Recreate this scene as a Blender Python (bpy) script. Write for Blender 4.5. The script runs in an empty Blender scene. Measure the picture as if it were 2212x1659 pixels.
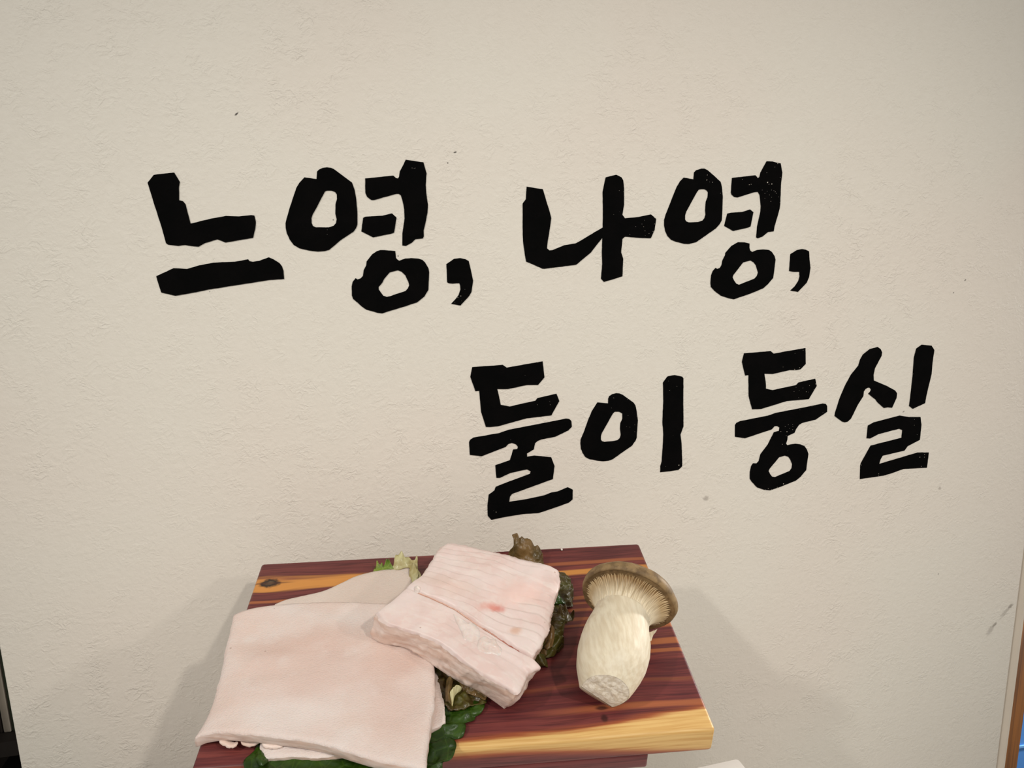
import bpy, bmesh, math, random
import numpy as np
from mathutils import Vector, Matrix, noise
from mathutils.geometry import tessellate_polygon
random.seed(4)
S = bpy.context.scene
COL = S.collection

# ------------------------------------------------------------------ camera
F = 1550.0; CX, CY = 1106.0, 829.5           # focal length and centre, 2212 x 1659 frame
nrm = lambda v: v / np.linalg.norm(v)
XC = nrm(np.array([8611., -507., F]))         # wall's horizontal seen from the camera
DN = np.array([174., 7688., F]); DN = nrm(DN - XC * (DN @ XC) / (XC @ XC))
ZC = -DN
YC = np.cross(ZC, XC); YC = YC if YC[2] > 0 else -YC
M = np.array([XC, YC, ZC])                    # camera (x right, y down, z forward) -> room
FW = M @ np.array([0, 0, 1.]); CAM = -FW * 0.56
cam = bpy.data.objects.new('camera', bpy.data.cameras.new('camera')); COL.objects.link(cam)
cr, cu, cb = M @ np.array([1., 0, 0]), M @ np.array([0, -1., 0]), -FW
cam.matrix_world = Matrix(((cr[0], cu[0], cb[0], CAM[0]), (cr[1], cu[1], cb[1], CAM[1]), (cr[2], cu[2], cb[2], CAM[2]), (0, 0, 0, 1)))
cam.data.sensor_fit = 'HORIZONTAL'; cam.data.sensor_width = 36.0; cam.data.lens = F / 2212 * 36
cam.data.clip_start = 0.01
S.camera = cam

# ------------------------------------------------------------------ light
W = bpy.data.worlds.new('room_ambient'); S.world = W; W.use_nodes = True
W.node_tree.nodes['Background'].inputs[0].default_value = (1.0, 0.975, 0.92, 1)
W.node_tree.nodes['Background'].inputs[1].default_value = 0.43
AIM = np.array([0.03, 0.0, -0.19])           # the lit middle of the wall
RL, RR = np.array([-.193, -.03, -.115]), np.array([.085, -.055, -.117])   # rear corners of the board
def spot(name, ref, d, dist, power, size, col, cone=48, blend=1.0, aim=AIM):
    L = bpy.data.lights.new(name, 'SPOT'); L.energy = power; L.color = col
    L.shadow_soft_size = size; L.spot_size = math.radians(cone); L.spot_blend = blend
    o = bpy.data.objects.new(name, L); COL.objects.link(o)
    p = ref + nrm(np.array(d)) * dist
    o.location = p
    o.rotation_euler = Vector(tuple(aim - p)).to_track_quat('-Z', 'Y').to_euler()
    return o
spot('ceiling_spot_right', RL, (.41, -.68, .605), 2.2, 49, .042, (1.0, .95, .865), 36)
spot('ceiling_spot_left', RR, (-.64, -.46, .60), 1.9, 38, .045, (1.0, .97, .91), 37)
spot('ceiling_spot_far_right', RL, (.72, -.58, .40), 2.6, 35, .08, (1.0, .96, .89), 31)
spot('ceiling_spot_centre', RR, (-.30, -.72, .60), 2.3, 10, .06, (1.0, .97, .92), 32)
BLT = bpy.data.lights.new('blue_board_fill', 'AREA'); BLT.size = .10; BLT.energy = 12; BLT.color = (1.0, .98, .95); BLT.spread = math.radians(150)
o = bpy.data.objects.new('blue_board_fill', BLT); COL.objects.link(o); o.location = (1.15, .15, .10)   # unseen fill lamp added to brighten the blue board and brown edge
o.rotation_euler = Vector((-.50, .21, -.55)).to_track_quat('-Z', 'Y').to_euler()

S.view_settings.view_transform = 'Standard'; S.view_settings.look = 'None'
S.view_settings.exposure = 0.06; S.view_settings.gamma = 1.0
S.view_settings.use_curve_mapping = False

# ------------------------------------------------------------------ geometry of the place
def ray(u, v): return nrm(M @ np.array([u - CX, v - CY, F]))
def wall_pt(u, v, y=0.0):
    d = ray(u, v); return CAM + d * ((y - CAM[1]) / d[1])
D1 = nrm(M @ np.array([17142., -567., F])); D2 = nrm(M @ np.array([-176., -714., F]))
NB = nrm(np.cross(D1, D2)); D2 = nrm(np.cross(NB, D1))
P0 = wall_pt(565, 1217, -0.03)                # rear left corner of the wooden board
BM = Matrix(((D1[0], D2[0], NB[0], P0[0]), (D1[1], D2[1], NB[1], P0[1]), (D1[2], D2[2], NB[2], P0[2]), (0, 0, 0, 1)))
def bp(u, v, h=0.0):
    "point at height h over the board (board coordinates: x right, y to the wall, z up)"
    d = ray(u, v); q = CAM + d * ((P0 + NB * h - CAM) @ NB / (d @ NB)) - P0
    return np.array([q @ D1, q @ D2, h])
BW, BD_, BT = 0.279, 0.166, 0.0172

# ------------------------------------------------------------------ helpers
def tag(o, label=None, cat=None, group=None, kind=None):
    if label: o['label'] = label
    if cat: o['category'] = cat
    if group: o['group'] = group
    if kind: o['kind'] = kind
    return o
def empty(name, mat=None):
    o = bpy.data.objects.new(name, None); COL.objects.link(o); o.empty_display_size = .02
    if mat is not None: o.matrix_world = mat
    return o
def mesh(name, verts, faces, mat, parent=None, smooth=False, matrix=None):
    me = bpy.data.meshes.new(name); me.from_pydata([tuple(map(float, v)) for v in verts], [], faces)
    bm = bmesh.new(); bm.from_mesh(me); bmesh.ops.recalc_face_normals(bm, faces=bm.faces[:]); bm.to_mesh(me); bm.free()
    if mat: me.materials.append(mat)
    if smooth: me.polygons.foreach_set('use_smooth', [True] * len(me.polygons))
    o = bpy.data.objects.new(name, me); COL.objects.link(o)
    if parent: o.parent = parent
    if matrix is not None: o.matrix_world = matrix
    return o
def box(name, lo, hi, mat, parent=None, bevel=0.0, seg=3, matrix=None):
    x0, y0, z0 = lo; x1, y1, z1 = hi
    bm = bmesh.new()
    vs = [bm.verts.new(p) for p in ((x0, y0, z0), (x1, y0, z0), (x1, y1, z0), (x0, y1, z0), (x0, y0, z1), (x1, y0, z1), (x1, y1, z1), (x0, y1, z1))]
    for f in ((0, 3, 2, 1), (4, 5, 6, 7), (0, 1, 5, 4), (1, 2, 6, 5), (2, 3, 7, 6), (3, 0, 4, 7)): bm.faces.new([vs[i] for i in f])
    if bevel: bmesh.ops.bevel(bm, geom=bm.edges[:], offset=bevel, segments=seg, affect='EDGES', profile=.5)
    me = bpy.data.meshes.new(name); bm.to_mesh(me); bm.free()
    if mat: me.materials.append(mat)
    if bevel: me.polygons.foreach_set('use_smooth', [True] * len(me.polygons))
    o = bpy.data.objects.new(name, me); COL.objects.link(o)
    if parent: o.parent = parent
    if matrix is not None: o.matrix_world = matrix
    return o
def catmull(pts, n):
    "n points evenly spaced along a smooth curve through pts"
    P = np.array(pts, float); P = np.vstack([2 * P[0] - P[1], P, 2 * P[-1] - P[-2]])
    out = []
    for i in range(1, len(P) - 2):
        for t in np.linspace(0, 1, 16, endpoint=False):
            a, b, c, d = P[i - 1:i + 3]
            out.append(.5 * (2 * b + (c - a) * t + (2 * a - 5 * b + 4 * c - d) * t * t + (3 * b - a - 3 * c + d) * t ** 3))
    out.append(P[-2]); out = np.array(out)
    L = np.r_[0, np.cumsum(np.linalg.norm(np.diff(out, axis=0), axis=1))]
    q = np.linspace(0, L[-1], n)
    return np.stack([np.interp(q, L, out[:, k]) for k in range(out.shape[1])], 1)
def curve(px, n): return catmull([bp(*p) for p in px], n)
def coons(near, far, left, right, nu, nv):
    "surface from four board-space curves; near/far run left to right, left/right run near to far -> [nv][nu]"
    a, b, l, r = curve(near, nu), curve(far, nu), curve(left, nv), curve(right, nv)
    u = np.linspace(0, 1, nu)[None, :, None]; v = np.linspace(0, 1, nv)[:, None, None]
    return ((1 - v) * a[None] + v * b[None] + (1 - u) * l[:, None] + u * r[:, None]
            - ((1 - u) * (1 - v) * a[0] + u * (1 - v) * a[-1] + (1 - u) * v * b[0] + u * v * b[-1]))
def fbm(p, s, o=4): return noise.fractal(Vector((float(p[0]) * s, float(p[1]) * s, float(p[2]) * s)), 1.0, 2.0, o)
def block(name, top, bot, mat, parent, rows=6, rim=.0012, bulge=0.0, rough=0.0, rs=300, side=None):
    "closed solid between a top grid and a bottom grid with rounded rims"
    nv, nu = top.shape[:2]
    ring = [(0, i) for i in range(nu)] + [(j, nu - 1) for j in range(1, nv)] + [(nv - 1, i) for i in range(nu - 2, -1, -1)] + [(j, 0) for j in range(nv - 2, 0, -1)]
    V = [top[j, i] for j in range(nv) for i in range(nu)]; Fc = []
    idx = lambda j, i: j * nu + i
    for j in range(nv - 1):
        for i in range(nu - 1): Fc.append((idx(j, i), idx(j, i + 1), idx(j + 1, i + 1), idx(j + 1, i)))
    T = np.array([top[j, i] for j, i in ring]); B = np.array([bot[j, i] for j, i in ring])
    c = T.mean(0); out = T - c; out[:, 2] = 0; out /= np.linalg.norm(out, axis=1)[:, None] + 1e-9
    prev = [idx(j, i) for j, i in ring]; n = len(ring); f0 = len(Fc)
    for k in range(1, rows + 1):
        t = k / (rows + 1.)
        R = T * (1 - t) + B * t + out * (rim + bulge * math.sin(math.pi * t))
        if rough:
            for q in range(n): R[q] += out[q] * rough * fbm(R[q], rs) ; R[q, 2] += rough * .3 * fbm(R[q] + 5, rs)
        base = len(V); V.extend(R)
        cur = [base + q for q in range(n)]
        for q in range(n): Fc.append((prev[q], prev[(q + 1) % n], cur[(q + 1) % n], cur[q]))
        prev = cur
    base = len(V); V.extend(bot[j, i] for j in range(nv) for i in range(nu))
    cur = [base + idx(j, i) for j, i in ring]
    for q in range(n): Fc.append((prev[q], prev[(q + 1) % n], cur[(q + 1) % n], cur[q]))
    f1 = len(Fc)
    for j in range(nv - 1):
        for i in range(nu - 1): Fc.append((base + idx(j, i), base + idx(j + 1, i), base + idx(j + 1, i + 1), base + idx(j, i + 1)))
    o = mesh(name, V, Fc, mat, parent, smooth=True)
    if side:
        o.data.materials.append(side)
        ids = [0] * len(Fc)
        for q in range(f0 + n, f1): ids[q] = 1
        o.data.polygons.foreach_set('material_index', ids)
        bm = bmesh.new(); bm.from_mesh(o.data)
        for ed in bm.edges:
            if len(ed.link_faces) == 2 and ed.link_faces[0].material_index != ed.link_faces[1].material_index: ed.smooth = False
        bm.to_mesh(o.data); bm.free()
    return o
def edge_round(g, r, drop):
    "lower the outermost grid rows a little so that the rim reads as rounded"
    nv, nu = g.shape[:2]
    for j in range(nv):
        for i in range(nu):
            d = min(np.linalg.norm(g[j, i] - g[j, 0]), np.linalg.norm(g[j, i] - g[j, -1]), np.linalg.norm(g[j, i] - g[0, i]), np.linalg.norm(g[j, i] - g[-1, i]))
            if d < r: g[j, i, 2] -= drop * (1 - d / r) ** 2
    return g

# ------------------------------------------------------------------ node helpers
class E:
    "a value in a node tree; arithmetic builds Math nodes"
    def __init__(s, nt, sock): s.nt = nt; s.k = sock
    def op(s, o, *a, clamp=False):
        n = s.nt.nodes.new('ShaderNodeMath'); n.operation = o; n.use_clamp = clamp
        for i, x in enumerate((s,) + a):
            if isinstance(x, E): s.nt.links.new(x.k, n.inputs[i])
            else: n.inputs[i].default_value = x
        return E(s.nt, n.outputs[0])
    def __add__(s, o): return s.op('ADD', o)
    __radd__ = __add__
    def __sub__(s, o): return s.op('SUBTRACT', o)
    def __rsub__(s, o): return (s * -1) + o
    def __mul__(s, o): return s.op('MULTIPLY', o)
    __rmul__ = __mul__
    def __truediv__(s, o): return s.op('DIVIDE', o)
    def max(s, o): return s.op('MAXIMUM', o)
    def min(s, o): return s.op('MINIMUM', o)
    def abs(s): return s.op('ABSOLUTE')
    def exp(s): return s.op('EXPONENT')
    def sin(s): return s.op('SINE')
    def step(s, a, b):
        n = s.nt.nodes.new('ShaderNodeMapRange'); n.interpolation_type = 'SMOOTHSTEP'
        s.nt.links.new(s.k, n.inputs[0]); n.inputs[1].default_value = a; n.inputs[2].default_value = b
        n.inputs[3].default_value = 0; n.inputs[4].default_value = 1
        return E(s.nt, n.outputs[0])
    def falling(s, a, b): return 1 - s.step(a, b)
class MatB:
    def __init__(s, name, rough=.5, spec=.5):
        s.m = bpy.data.materials.new(name); s.m.use_nodes = True; s.nt = s.m.node_tree
        s.b = s.nt.nodes['Principled BSDF']; s.b.inputs['Roughness'].default_value = rough
        s.b.inputs['Specular IOR Level'].default_value = spec
        t = s.nt.nodes.new('ShaderNodeTexCoord'); s.co = t.outputs['Object']
        x = s.nt.nodes.new('ShaderNodeSeparateXYZ'); s.nt.links.new(s.co, x.inputs[0])
        s.x, s.y, s.z = (E(s.nt, o) for o in x.outputs)
    def xyz(s, x, y, z):
        n = s.nt.nodes.new('ShaderNodeCombineXYZ')
        for i, a in enumerate((x, y, z)):
            if isinstance(a, E): s.nt.links.new(a.k, n.inputs[i])
            else: n.inputs[i].default_value = a
        return n.outputs[0]
    def noise(s, vec=None, scale=10, detail=3, rough=.5, dist=0.0):
        n = s.nt.nodes.new('ShaderNodeTexNoise'); s.nt.links.new(vec or s.co, n.inputs['Vector'])
        n.inputs['Scale'].default_value = scale; n.inputs['Detail'].default_value = detail
        n.inputs['Roughness'].default_value = rough; n.inputs['Distortion'].default_value = dist
        return E(s.nt, n.outputs[0])
    def voronoi(s, vec=None, scale=10, feature='F1'):
        n = s.nt.nodes.new('ShaderNodeTexVoronoi'); n.feature = feature; s.nt.links.new(vec or s.co, n.inputs['Vector'])
        n.inputs['Scale'].default_value = scale
        return E(s.nt, n.outputs['Distance'])
    def mix(s, fac, a, b, mode='MIX'):
        n = s.nt.nodes.new('ShaderNodeMix'); n.data_type = 'RGBA'; n.blend_type = mode
        if isinstance(fac, E): s.nt.links.new(fac.k, n.inputs[0])
        else: n.inputs[0].default_value = fac
        for i, c in ((6, a), (7, b)):
            if isinstance(c, tuple): n.inputs[i].default_value = (*c, 1)
            else: s.nt.links.new(c, n.inputs[i])
        return n.outputs[2]
    def color(s, c):
        if isinstance(c, tuple): s.b.inputs['Base Color'].default_value = (*c, 1)
        else: s.nt.links.new(c, s.b.inputs['Base Color'])
        return s
    def rough(s, e): s.nt.links.new(e.k, s.b.inputs['Roughness']); return s
    def bump(s, e, dist, strength=1.0):
        n = s.nt.nodes.new('ShaderNodeBump'); n.inputs['Distance'].default_value = dist; n.inputs['Strength'].default_value = strength
        s.nt.links.new(e.k, n.inputs['Height']); s.nt.links.new(n.outputs[0], s.b.inputs['Normal']); return s
    def sss(s, w, scale, rad=(1, .45, .3)):
        s.b.inputs['Subsurface Weight'].default_value = w; s.b.inputs['Subsurface Scale'].default_value = scale
        s.b.inputs['Subsurface Radius'].default_value = rad; return s
def lin(r, g, b):
    f = lambda c: (c / 255 / 12.92) if c <= 10.3 else ((c / 255 + .055) / 1.055) ** 2.4
    return (f(r), f(g), f(b))

# ------------------------------------------------------------------ materials
def wall_mat():
    m = MatB('painted_plaster', .62, .25)
    warm = m.noise(scale=3.2, detail=2)
    c = m.mix(warm.step(.42, .62), lin(222, 216, 205), lin(222, 213, 202))
    fine = m.noise(scale=160, detail=3)
    c = m.mix(fine.step(.3, .75) * .10, c, lin(204, 196, 182))
    wob = m.noise(scale=420, detail=2) * 1.2 - .6
    def mark(c, u, v, lx, lz, ang, col, amt, soft=.6):
        p = wall_pt(u, v); ca, sa = math.cos(ang), math.sin(ang)
        dx, dz = m.x - float(p[0]), m.z - float(p[2])
        a = (dx * ca + dz * sa) / lx; b = (dz * ca - dx * sa) / lz
        r = (a * a + b * b).op('SQRT') + wob
        return m.mix(r.falling(1 - soft, 1 + soft * .4) * amt, c, col)
    grey, dark = lin(120, 110, 100), lin(45, 38, 34)
    c = mark(c, 2149, 1349, .0035, .0016, .95, grey, .6)
    c = mark(c, 2140, 1360, .0070, .0030, .95, grey, .35)
    c = mark(c, 2183, 1309, .0035, .0020, .7, grey, .6)
    c = mark(c, 2172, 1322, .0090, .0022, .85, grey, .35)
    c = mark(c, 1525, 1077, .0030, .0026, 0, grey, .45)
    c = mark(c, 2030, 1055, .0018, .0016, 0, grey, .45)
    for u, v, l, w, a, k in ((511, 246, .0018, .0007, .7, .9), (983, 329, .0012, .0006, .3, .9), (967, 352, .0006, .0005, 0, .9),
                             (720, 475, .0006, .0005, 0, .8), (860, 553, .0006, .0005, 0, .8), (1952, 889, .0013, .0006, .6, .6),
                             (453, 630, .0006, .0005, 0, .7), (2085, 605, .0012, .0007, .7, .7), (2060, 632, .0009, .0006, .7, .7), (2027, 1240, .0009, .0006, 1, .6)):
        c = mark(c, u, v, l, w, a, dark, k)
    # overspray specks under the first syllable
    p = wall_pt(443, 545); r = ((m.x - float(p[0])) * (m.x - float(p[0])) + (m.z - float(p[2])) * (m.z - float(p[2]))).op('SQRT')
    sp = m.voronoi(scale=900).falling(.13, .22) * m.noise(scale=350, detail=1).step(.52, .62) * r.falling(.004, .011)
    c = m.mix(sp * .8, c, dark)
    m.color(c)
    # roller-paint crinkle: short ridges of two sizes, fading in and out over the panel
    d = m.noise(scale=70, detail=2)
    w = m.xyz(m.x + d * .010, m.y, m.z * 1.25 + d * .012)
    rid = (1 - (m.noise(w, scale=150, detail=3, rough=.55) * 2 - 1).abs() * 4.5).max(0)
    gate = m.noise(scale=60, detail=2).step(.30, .75)
    patch = m.noise(scale=6, detail=2).step(.32, .68) * .6 + .4
    h = rid * gate * patch * .8 + m.noise(scale=260, detail=4, rough=.6) * .8
    m.bump(h, .00042, .95)
    return m.m
WALL = wall_mat()
def plain(name, c, rough=.5, spec=.5, var=.15, scale=40, bump=0.0):
    m = MatB(name, rough, spec); c2 = tuple(x * (1 - var) for x in c)
    n = m.noise(scale=scale, detail=4); m.color(m.mix(n.step(.3, .7), c, c2))
    if bump: m.bump(m.noise(scale=scale * 6, detail=3), bump, .5)
    return m.m
INK = (lambda m: (m.color(m.mix(m.noise(scale=60, detail=3).step(.35, .7), lin(8, 8, 8), lin(11, 10, 10))),
                  m.bump((1 - (m.noise(scale=120, detail=2) * 2 - 1).abs() * 3).max(0), .0003, .5)) and m.m)(MatB('black_vinyl', .8, .02))
SPECK = plain('bare_paint', lin(190, 182, 168), .7)
TRIMW = plain('painted_trim', lin(214, 203, 188), .6, .3, .04, 30, .0001)

def wood_mat():
    m = MatB('red_cedar', .42, .35)
    K = bp(583, 1260)
    dx, dy = m.x - float(K[0]), m.y - float(K[1])
    env = (((dx / .022) * (dx / .022) + (dy / .011) * (dy / .011)) * -1).exp()
    yk = m.y - dy * env * .55
    sway = m.noise(m.xyz(m.x * 7, m.y * 14, m.z * 14), scale=1, detail=2)
    yw = yk + sway * .012 + m.z * .8
    med = m.noise(m.xyz(m.x * 9, yw * 150, 0), scale=1, detail=3, rough=.6)
    fin = m.noise(m.xyz(m.x * 22, yw * 620, m.z * 200), scale=1, detail=3, rough=.6)
    big = m.noise(m.xyz(m.x * 4 + 3.1, yw * 42, 2), scale=1, detail=2)
    c = m.mix(med.step(.34, .64), lin(82, 31, 35), lin(126, 60, 54))
    c = m.mix(big.step(.42, .62) * .75, c, lin(102, 46, 46))
    c = m.mix(fin.step(.42, .70) * .62, c, lin(54, 18, 22))
    # orange streaks running with the grain
    def band(c, u, v, wid, x0, x1, amt, col, soft=.02):
        p = bp(u, v)
        a = (yk + (sway - .5) * .006 - float(p[1])).abs() + (med - .5) * wid * 1.6
        k = a.falling(wid * .35, wid) * m.x.step(x0 - soft, x0 + soft) * m.x.falling(x1 - soft, x1 + soft)
        return m.mix(k * amt, c, col)
    OR, OR2 = lin(206, 140, 68), lin(176, 104, 60)
    c = band(c, 583, 1262, .0075, -.1, .085, .95, OR)
    c = band(c, 566, 1298, .0022, -.1, .11, .7, OR2)
    c = band(c, 1230, 1215, .0028, .19, .4, .55, OR2, .03)
    c = band(c, 1230, 1235, .0045, .20, .285, .85, OR, .015)
    for v, wd, am in ((1292, .0022, .7), (1304, .0016, .6), (1318, .0020, .75), (1338, .0022, .6), (1352, .0014, .45)):
        c = band(c, 1225, v, wd, .18, .235, am, OR2, .012)
    for v, wd, am in ((1345, .0040, .85), (1384, .0030, .8), (1404, .0020, .7)):
        c = band(c, 1440, v, wd, .238, .4, am, OR2, .01)
    c = band(c, 1480, 1517, .0030, .20, .4, .6, OR2, .03)
    big2 = m.noise(m.xyz(m.x * 5 + 9, yw * 60, 4), scale=1, detail=2)
    c = m.mix(big2.step(.60, .72) * .4, c, OR2)
    # knot
    kr = ((dx / .0062) * (dx / .0062) + (dy / .0040) * (dy / .0040)).op('SQRT') + (m.noise(scale=260, detail=2) - .5) * .9
    c = m.mix(kr.falling(.75, 1.35), c, lin(38, 24, 18))
    c = m.mix(kr.falling(.1, .75) * .85, c, lin(112, 92, 66))
    tail = ((dx / .016) * (dx / .016) + (dy / .0012) * (dy / .0012)).op('SQRT')
    c = m.mix(tail.falling(.5, 1.3) * .6, c, lin(70, 32, 22))
    # dark resin flecks near the front
    for u, v, lx, ly in ((1306, 1553, .0022, .0032), (1310, 1640, .003, .002), (1300, 1530, .004, .0015)):
        q = bp(u, v); r = (((m.x - float(q[0])) / lx) * ((m.x - float(q[0])) / lx) + ((m.y - float(q[1])) / ly) * ((m.y - float(q[1])) / ly)).op('SQRT') + (med - .5) * 1.2
        c = m.mix(r.falling(.5, 1.3) * .8, c, lin(40, 14, 14))
    # pale sapwood along the front edge
    pts = [(-.05, -.170), (.10, -.1665)] + [(float(bp(u, v)[0]), float(bp(u, v)[1])) for u, v in ((1000, 1607), (1130, 1592), (1240, 1581), (1330, 1567), (1392, 1554), (1444, 1545), (1493, 1538), (1527, 1531))]
    n = m.nt.nodes.new('ShaderNodeFloatCurve'); cv = n.mapping.curves[0]
    X0, X1, Y0, Y1 = -.05, .29, -.18, -.12
    cv.points[0].location = (0, (pts[0][1] - Y0) / (Y1 - Y0)); cv.points[1].location = (1, (pts[-1][1] + .002 - Y0) / (Y1 - Y0))
    for a, b in pts[1:]: cv.points.new((a - X0) / (X1 - X0), (b - Y0) / (Y1 - Y0))
    n.mapping.update()
    m.nt.links.new(((m.x - X0) / (X1 - X0)).k, n.inputs['Value'])
    yl = E(m.nt, n.outputs[0]) * (Y1 - Y0) + Y0
    zb = m.x.step(.15, .31) * -.0125 - .0035
    d = (m.y - yl + (fin - .5) * .004 + (med - .5) * .003).max((zb - m.z) * .8 + (fin - .5) * .002)
    sap = m.mix(fin.step(.3, .75), lin(218, 180, 116), lin(196, 150, 86))
    c = m.mix(d.falling(-.0002, .0055) * .75, c, lin(178, 96, 48))
    c = m.mix(d.falling(-.0012, .0022), c, sap)
    m.color(c).rough(fin * .25 + .33)
    m.bump(fin * .6 + med * .4, .00012, .5)
    return m.m
CEDAR = wood_mat()

def skin_mat(name, a, b, c2, spots=(), sc=24, dots=True):
    m = MatB(name, .45, .35)
    n = m.noise(scale=sc, detail=3)
    c = m.mix(n.step(.36, .68), a, b)
    jit = (m.noise(scale=45, detail=3) - .5) * 1.1
    for (u, v, h), rx, ry, col, amt in spots:
        x, y = float(bp(u, v, h)[0]), float(bp(u, v, h)[1])
        q = (((m.x - x) / rx) * ((m.x - x) / rx) + ((m.y - y) / ry) * ((m.y - y) / ry)).op('SQRT') + jit
        c = m.mix(q.falling(.1, 1.25) * amt, c, col)
    c = m.mix(m.noise(scale=sc * 2.6, detail=2).step(.52, .78) * .35, c, c2)
    if dots: c = m.mix(m.voronoi(scale=55).falling(.03, .045) * m.noise(scale=30, detail=0).step(.5, .6) * .55, c, lin(150, 118, 104))
    m.color(c).sss(.08, .003)
    h = m.noise(m.xyz(m.x * 620 + m.y * 420, m.y * 1100 - m.x * 500, m.z * 600), scale=1, detail=2)
    m.bump(h * .8 + m.noise(scale=120, detail=2) * .7, .00075, .65).rough(m.noise(scale=60, detail=2) * .2 + .38)
    return m.m
PINK = lin(213, 187, 177); PALE = lin(220, 207, 201); WHT = lin(226, 215, 210)
DEEP = lin(206, 175, 162)
SKIN = skin_mat('pork_skin', PALE, lin(218, 196, 186), WHT,
                [((690, 1455, .014), .050, .040, PINK, .8), ((860, 1420, .014), .022, .022, DEEP, .6), ((850, 1530, .014), .022, .026, PINK, .7),
                 ((600, 1400, .013), .030, .012, DEEP, .45), ((715, 1385, .014), .020, .012, DEEP, .4), ((600, 1545, .014), .050, .012, WHT, .6)])
SKIN2 = skin_mat('pork_skin_shaded', lin(214, 199, 189), lin(209, 192, 181), lin(218, 205, 196), sc=18)  # shade on the rear sheet put into its greyer skin colour
def fat_mat():
    m = MatB('pork_fat', .38, .45)
    n = m.noise(scale=30, detail=4); st = m.noise(m.xyz(m.x * 36 - m.y * 18, m.y * 150 + m.x * 75, m.z * 60), scale=1, detail=4, rough=.6)
    c = m.mix(n.step(.38, .62), lin(224, 206, 201), lin(219, 194, 187))
    c = m.mix(st.step(.52, .66) * .5, c, lin(229, 216, 210))
    c = m.mix(m.noise(scale=95, detail=5, rough=.6).step(.52, .56) * .4, c, lin(224, 209, 202))
    def spot(c, u, v, h, rx, ry, col, amt):
        p = bp(u, v, h)
        q = (((m.x - float(p[0])) / rx) * ((m.x - float(p[0])) / rx) + ((m.y - float(p[1])) / ry) * ((m.y - float(p[1])) / ry)).op('SQRT') + (m.noise(scale=260, detail=2) - .5) * 1.0
        return m.mix(q.falling(.2, 1.2) * amt, c, col)
    c = spot(c, 1072, 1332, .026, .0055, .0035, lin(196, 96, 84), .85)
    c = spot(c, 1060, 1330, .026, .010, .0045, lin(216, 156, 142), .6)
    c = spot(c, 1113, 1377, .024, .0045, .003, lin(204, 160, 134), .7)
    c = spot(c, 990, 1285, .030, .016, .010, lin(216, 190, 178), .5)
    c = spot(c, 935, 1262, .032, .020, .006, lin(210, 188, 176), .5)
    c = spot(c, 1120, 1290, .028, .020, .014, lin(228, 192, 182), .6)
    c = m.mix(m.voronoi(scale=60).falling(.03, .045) * .5, c, lin(150, 112, 98))
    m.color(c).sss(.08, .003)
    m.bump(m.noise(scale=420, detail=3) * .5 + st * .5, .0004, .5).rough(n * .25 + .28)
    return m.m
FAT = fat_mat()
def side_mat():
    m = MatB('pork_cut_face', .42, .4)
    st = m.noise(m.xyz(m.x * 45, m.y * 45, m.z * 420), scale=1, detail=4, rough=.6); n = m.noise(scale=70, detail=3)
    c = m.mix(st.step(.36, .64), lin(230, 209, 198), lin(214, 184, 168))
    c = m.mix(n.step(.5, .7) * .5, c, lin(224, 206, 197))
    m.color(c).sss(.08, .003); m.bump(st * .6 + m.noise(scale=380, detail=3) * .4, .0005, .6)
    return m.m
CUTFACE = side_mat()
CRUMB = (lambda m: (m.color(m.mix(m.noise(scale=160, detail=3).step(.4, .65), lin(226, 211, 204), lin(219, 198, 190))), m.sss(.3, .005), m.bump(m.noise(scale=500), .0005, .6)) and m.m)(MatB('soft_fat', .25, .5))
GROOVE = (lambda m: (m.color(m.mix(m.x.step(.145, .175), lin(214, 176, 158), lin(150, 70, 48))),) and m.m)(MatB('cut_fat', .45, .4))

def leaf_mat(name, a, b, tip, rough=.36, veins=130):
    m = MatB(name, rough, .3)
    n = m.noise(scale=75, detail=3); c = m.mix(n.step(.38, .62), a, b)
    v = m.voronoi(scale=veins, feature='DISTANCE_TO_EDGE')
    c = m.mix(v.falling(.0, .06) * .25, c, tip)
    m.color(c); m.bump(v.step(0, .25) * .35 + m.noise(scale=170, detail=3) * .65, .0011, .7)
    m.b.inputs['Coat Weight'].default_value = .08; m.b.inputs['Coat Roughness'].default_value = .1
    return m.m
LEAF_GREEN = leaf_mat('lettuce_green', lin(46, 72, 12), lin(30, 52, 5), lin(70, 98, 26))
LEAF_BROWN = leaf_mat('lettuce_bronze', lin(112, 86, 50), lin(80, 64, 32), lin(138, 114, 68))
LEAF_DARK = leaf_mat('lettuce_dark', lin(74, 70, 24), lin(66, 50, 24), lin(100, 96, 42))
LEAF_LIME = leaf_mat('lettuce_lime', lin(132, 146, 58), lin(100, 124, 44), lin(176, 186, 110))
LEAF_PALE = leaf_mat('lettuce_pale', lin(190, 184, 140), lin(160, 146, 96), lin(206, 202, 166), veins=90)

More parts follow.
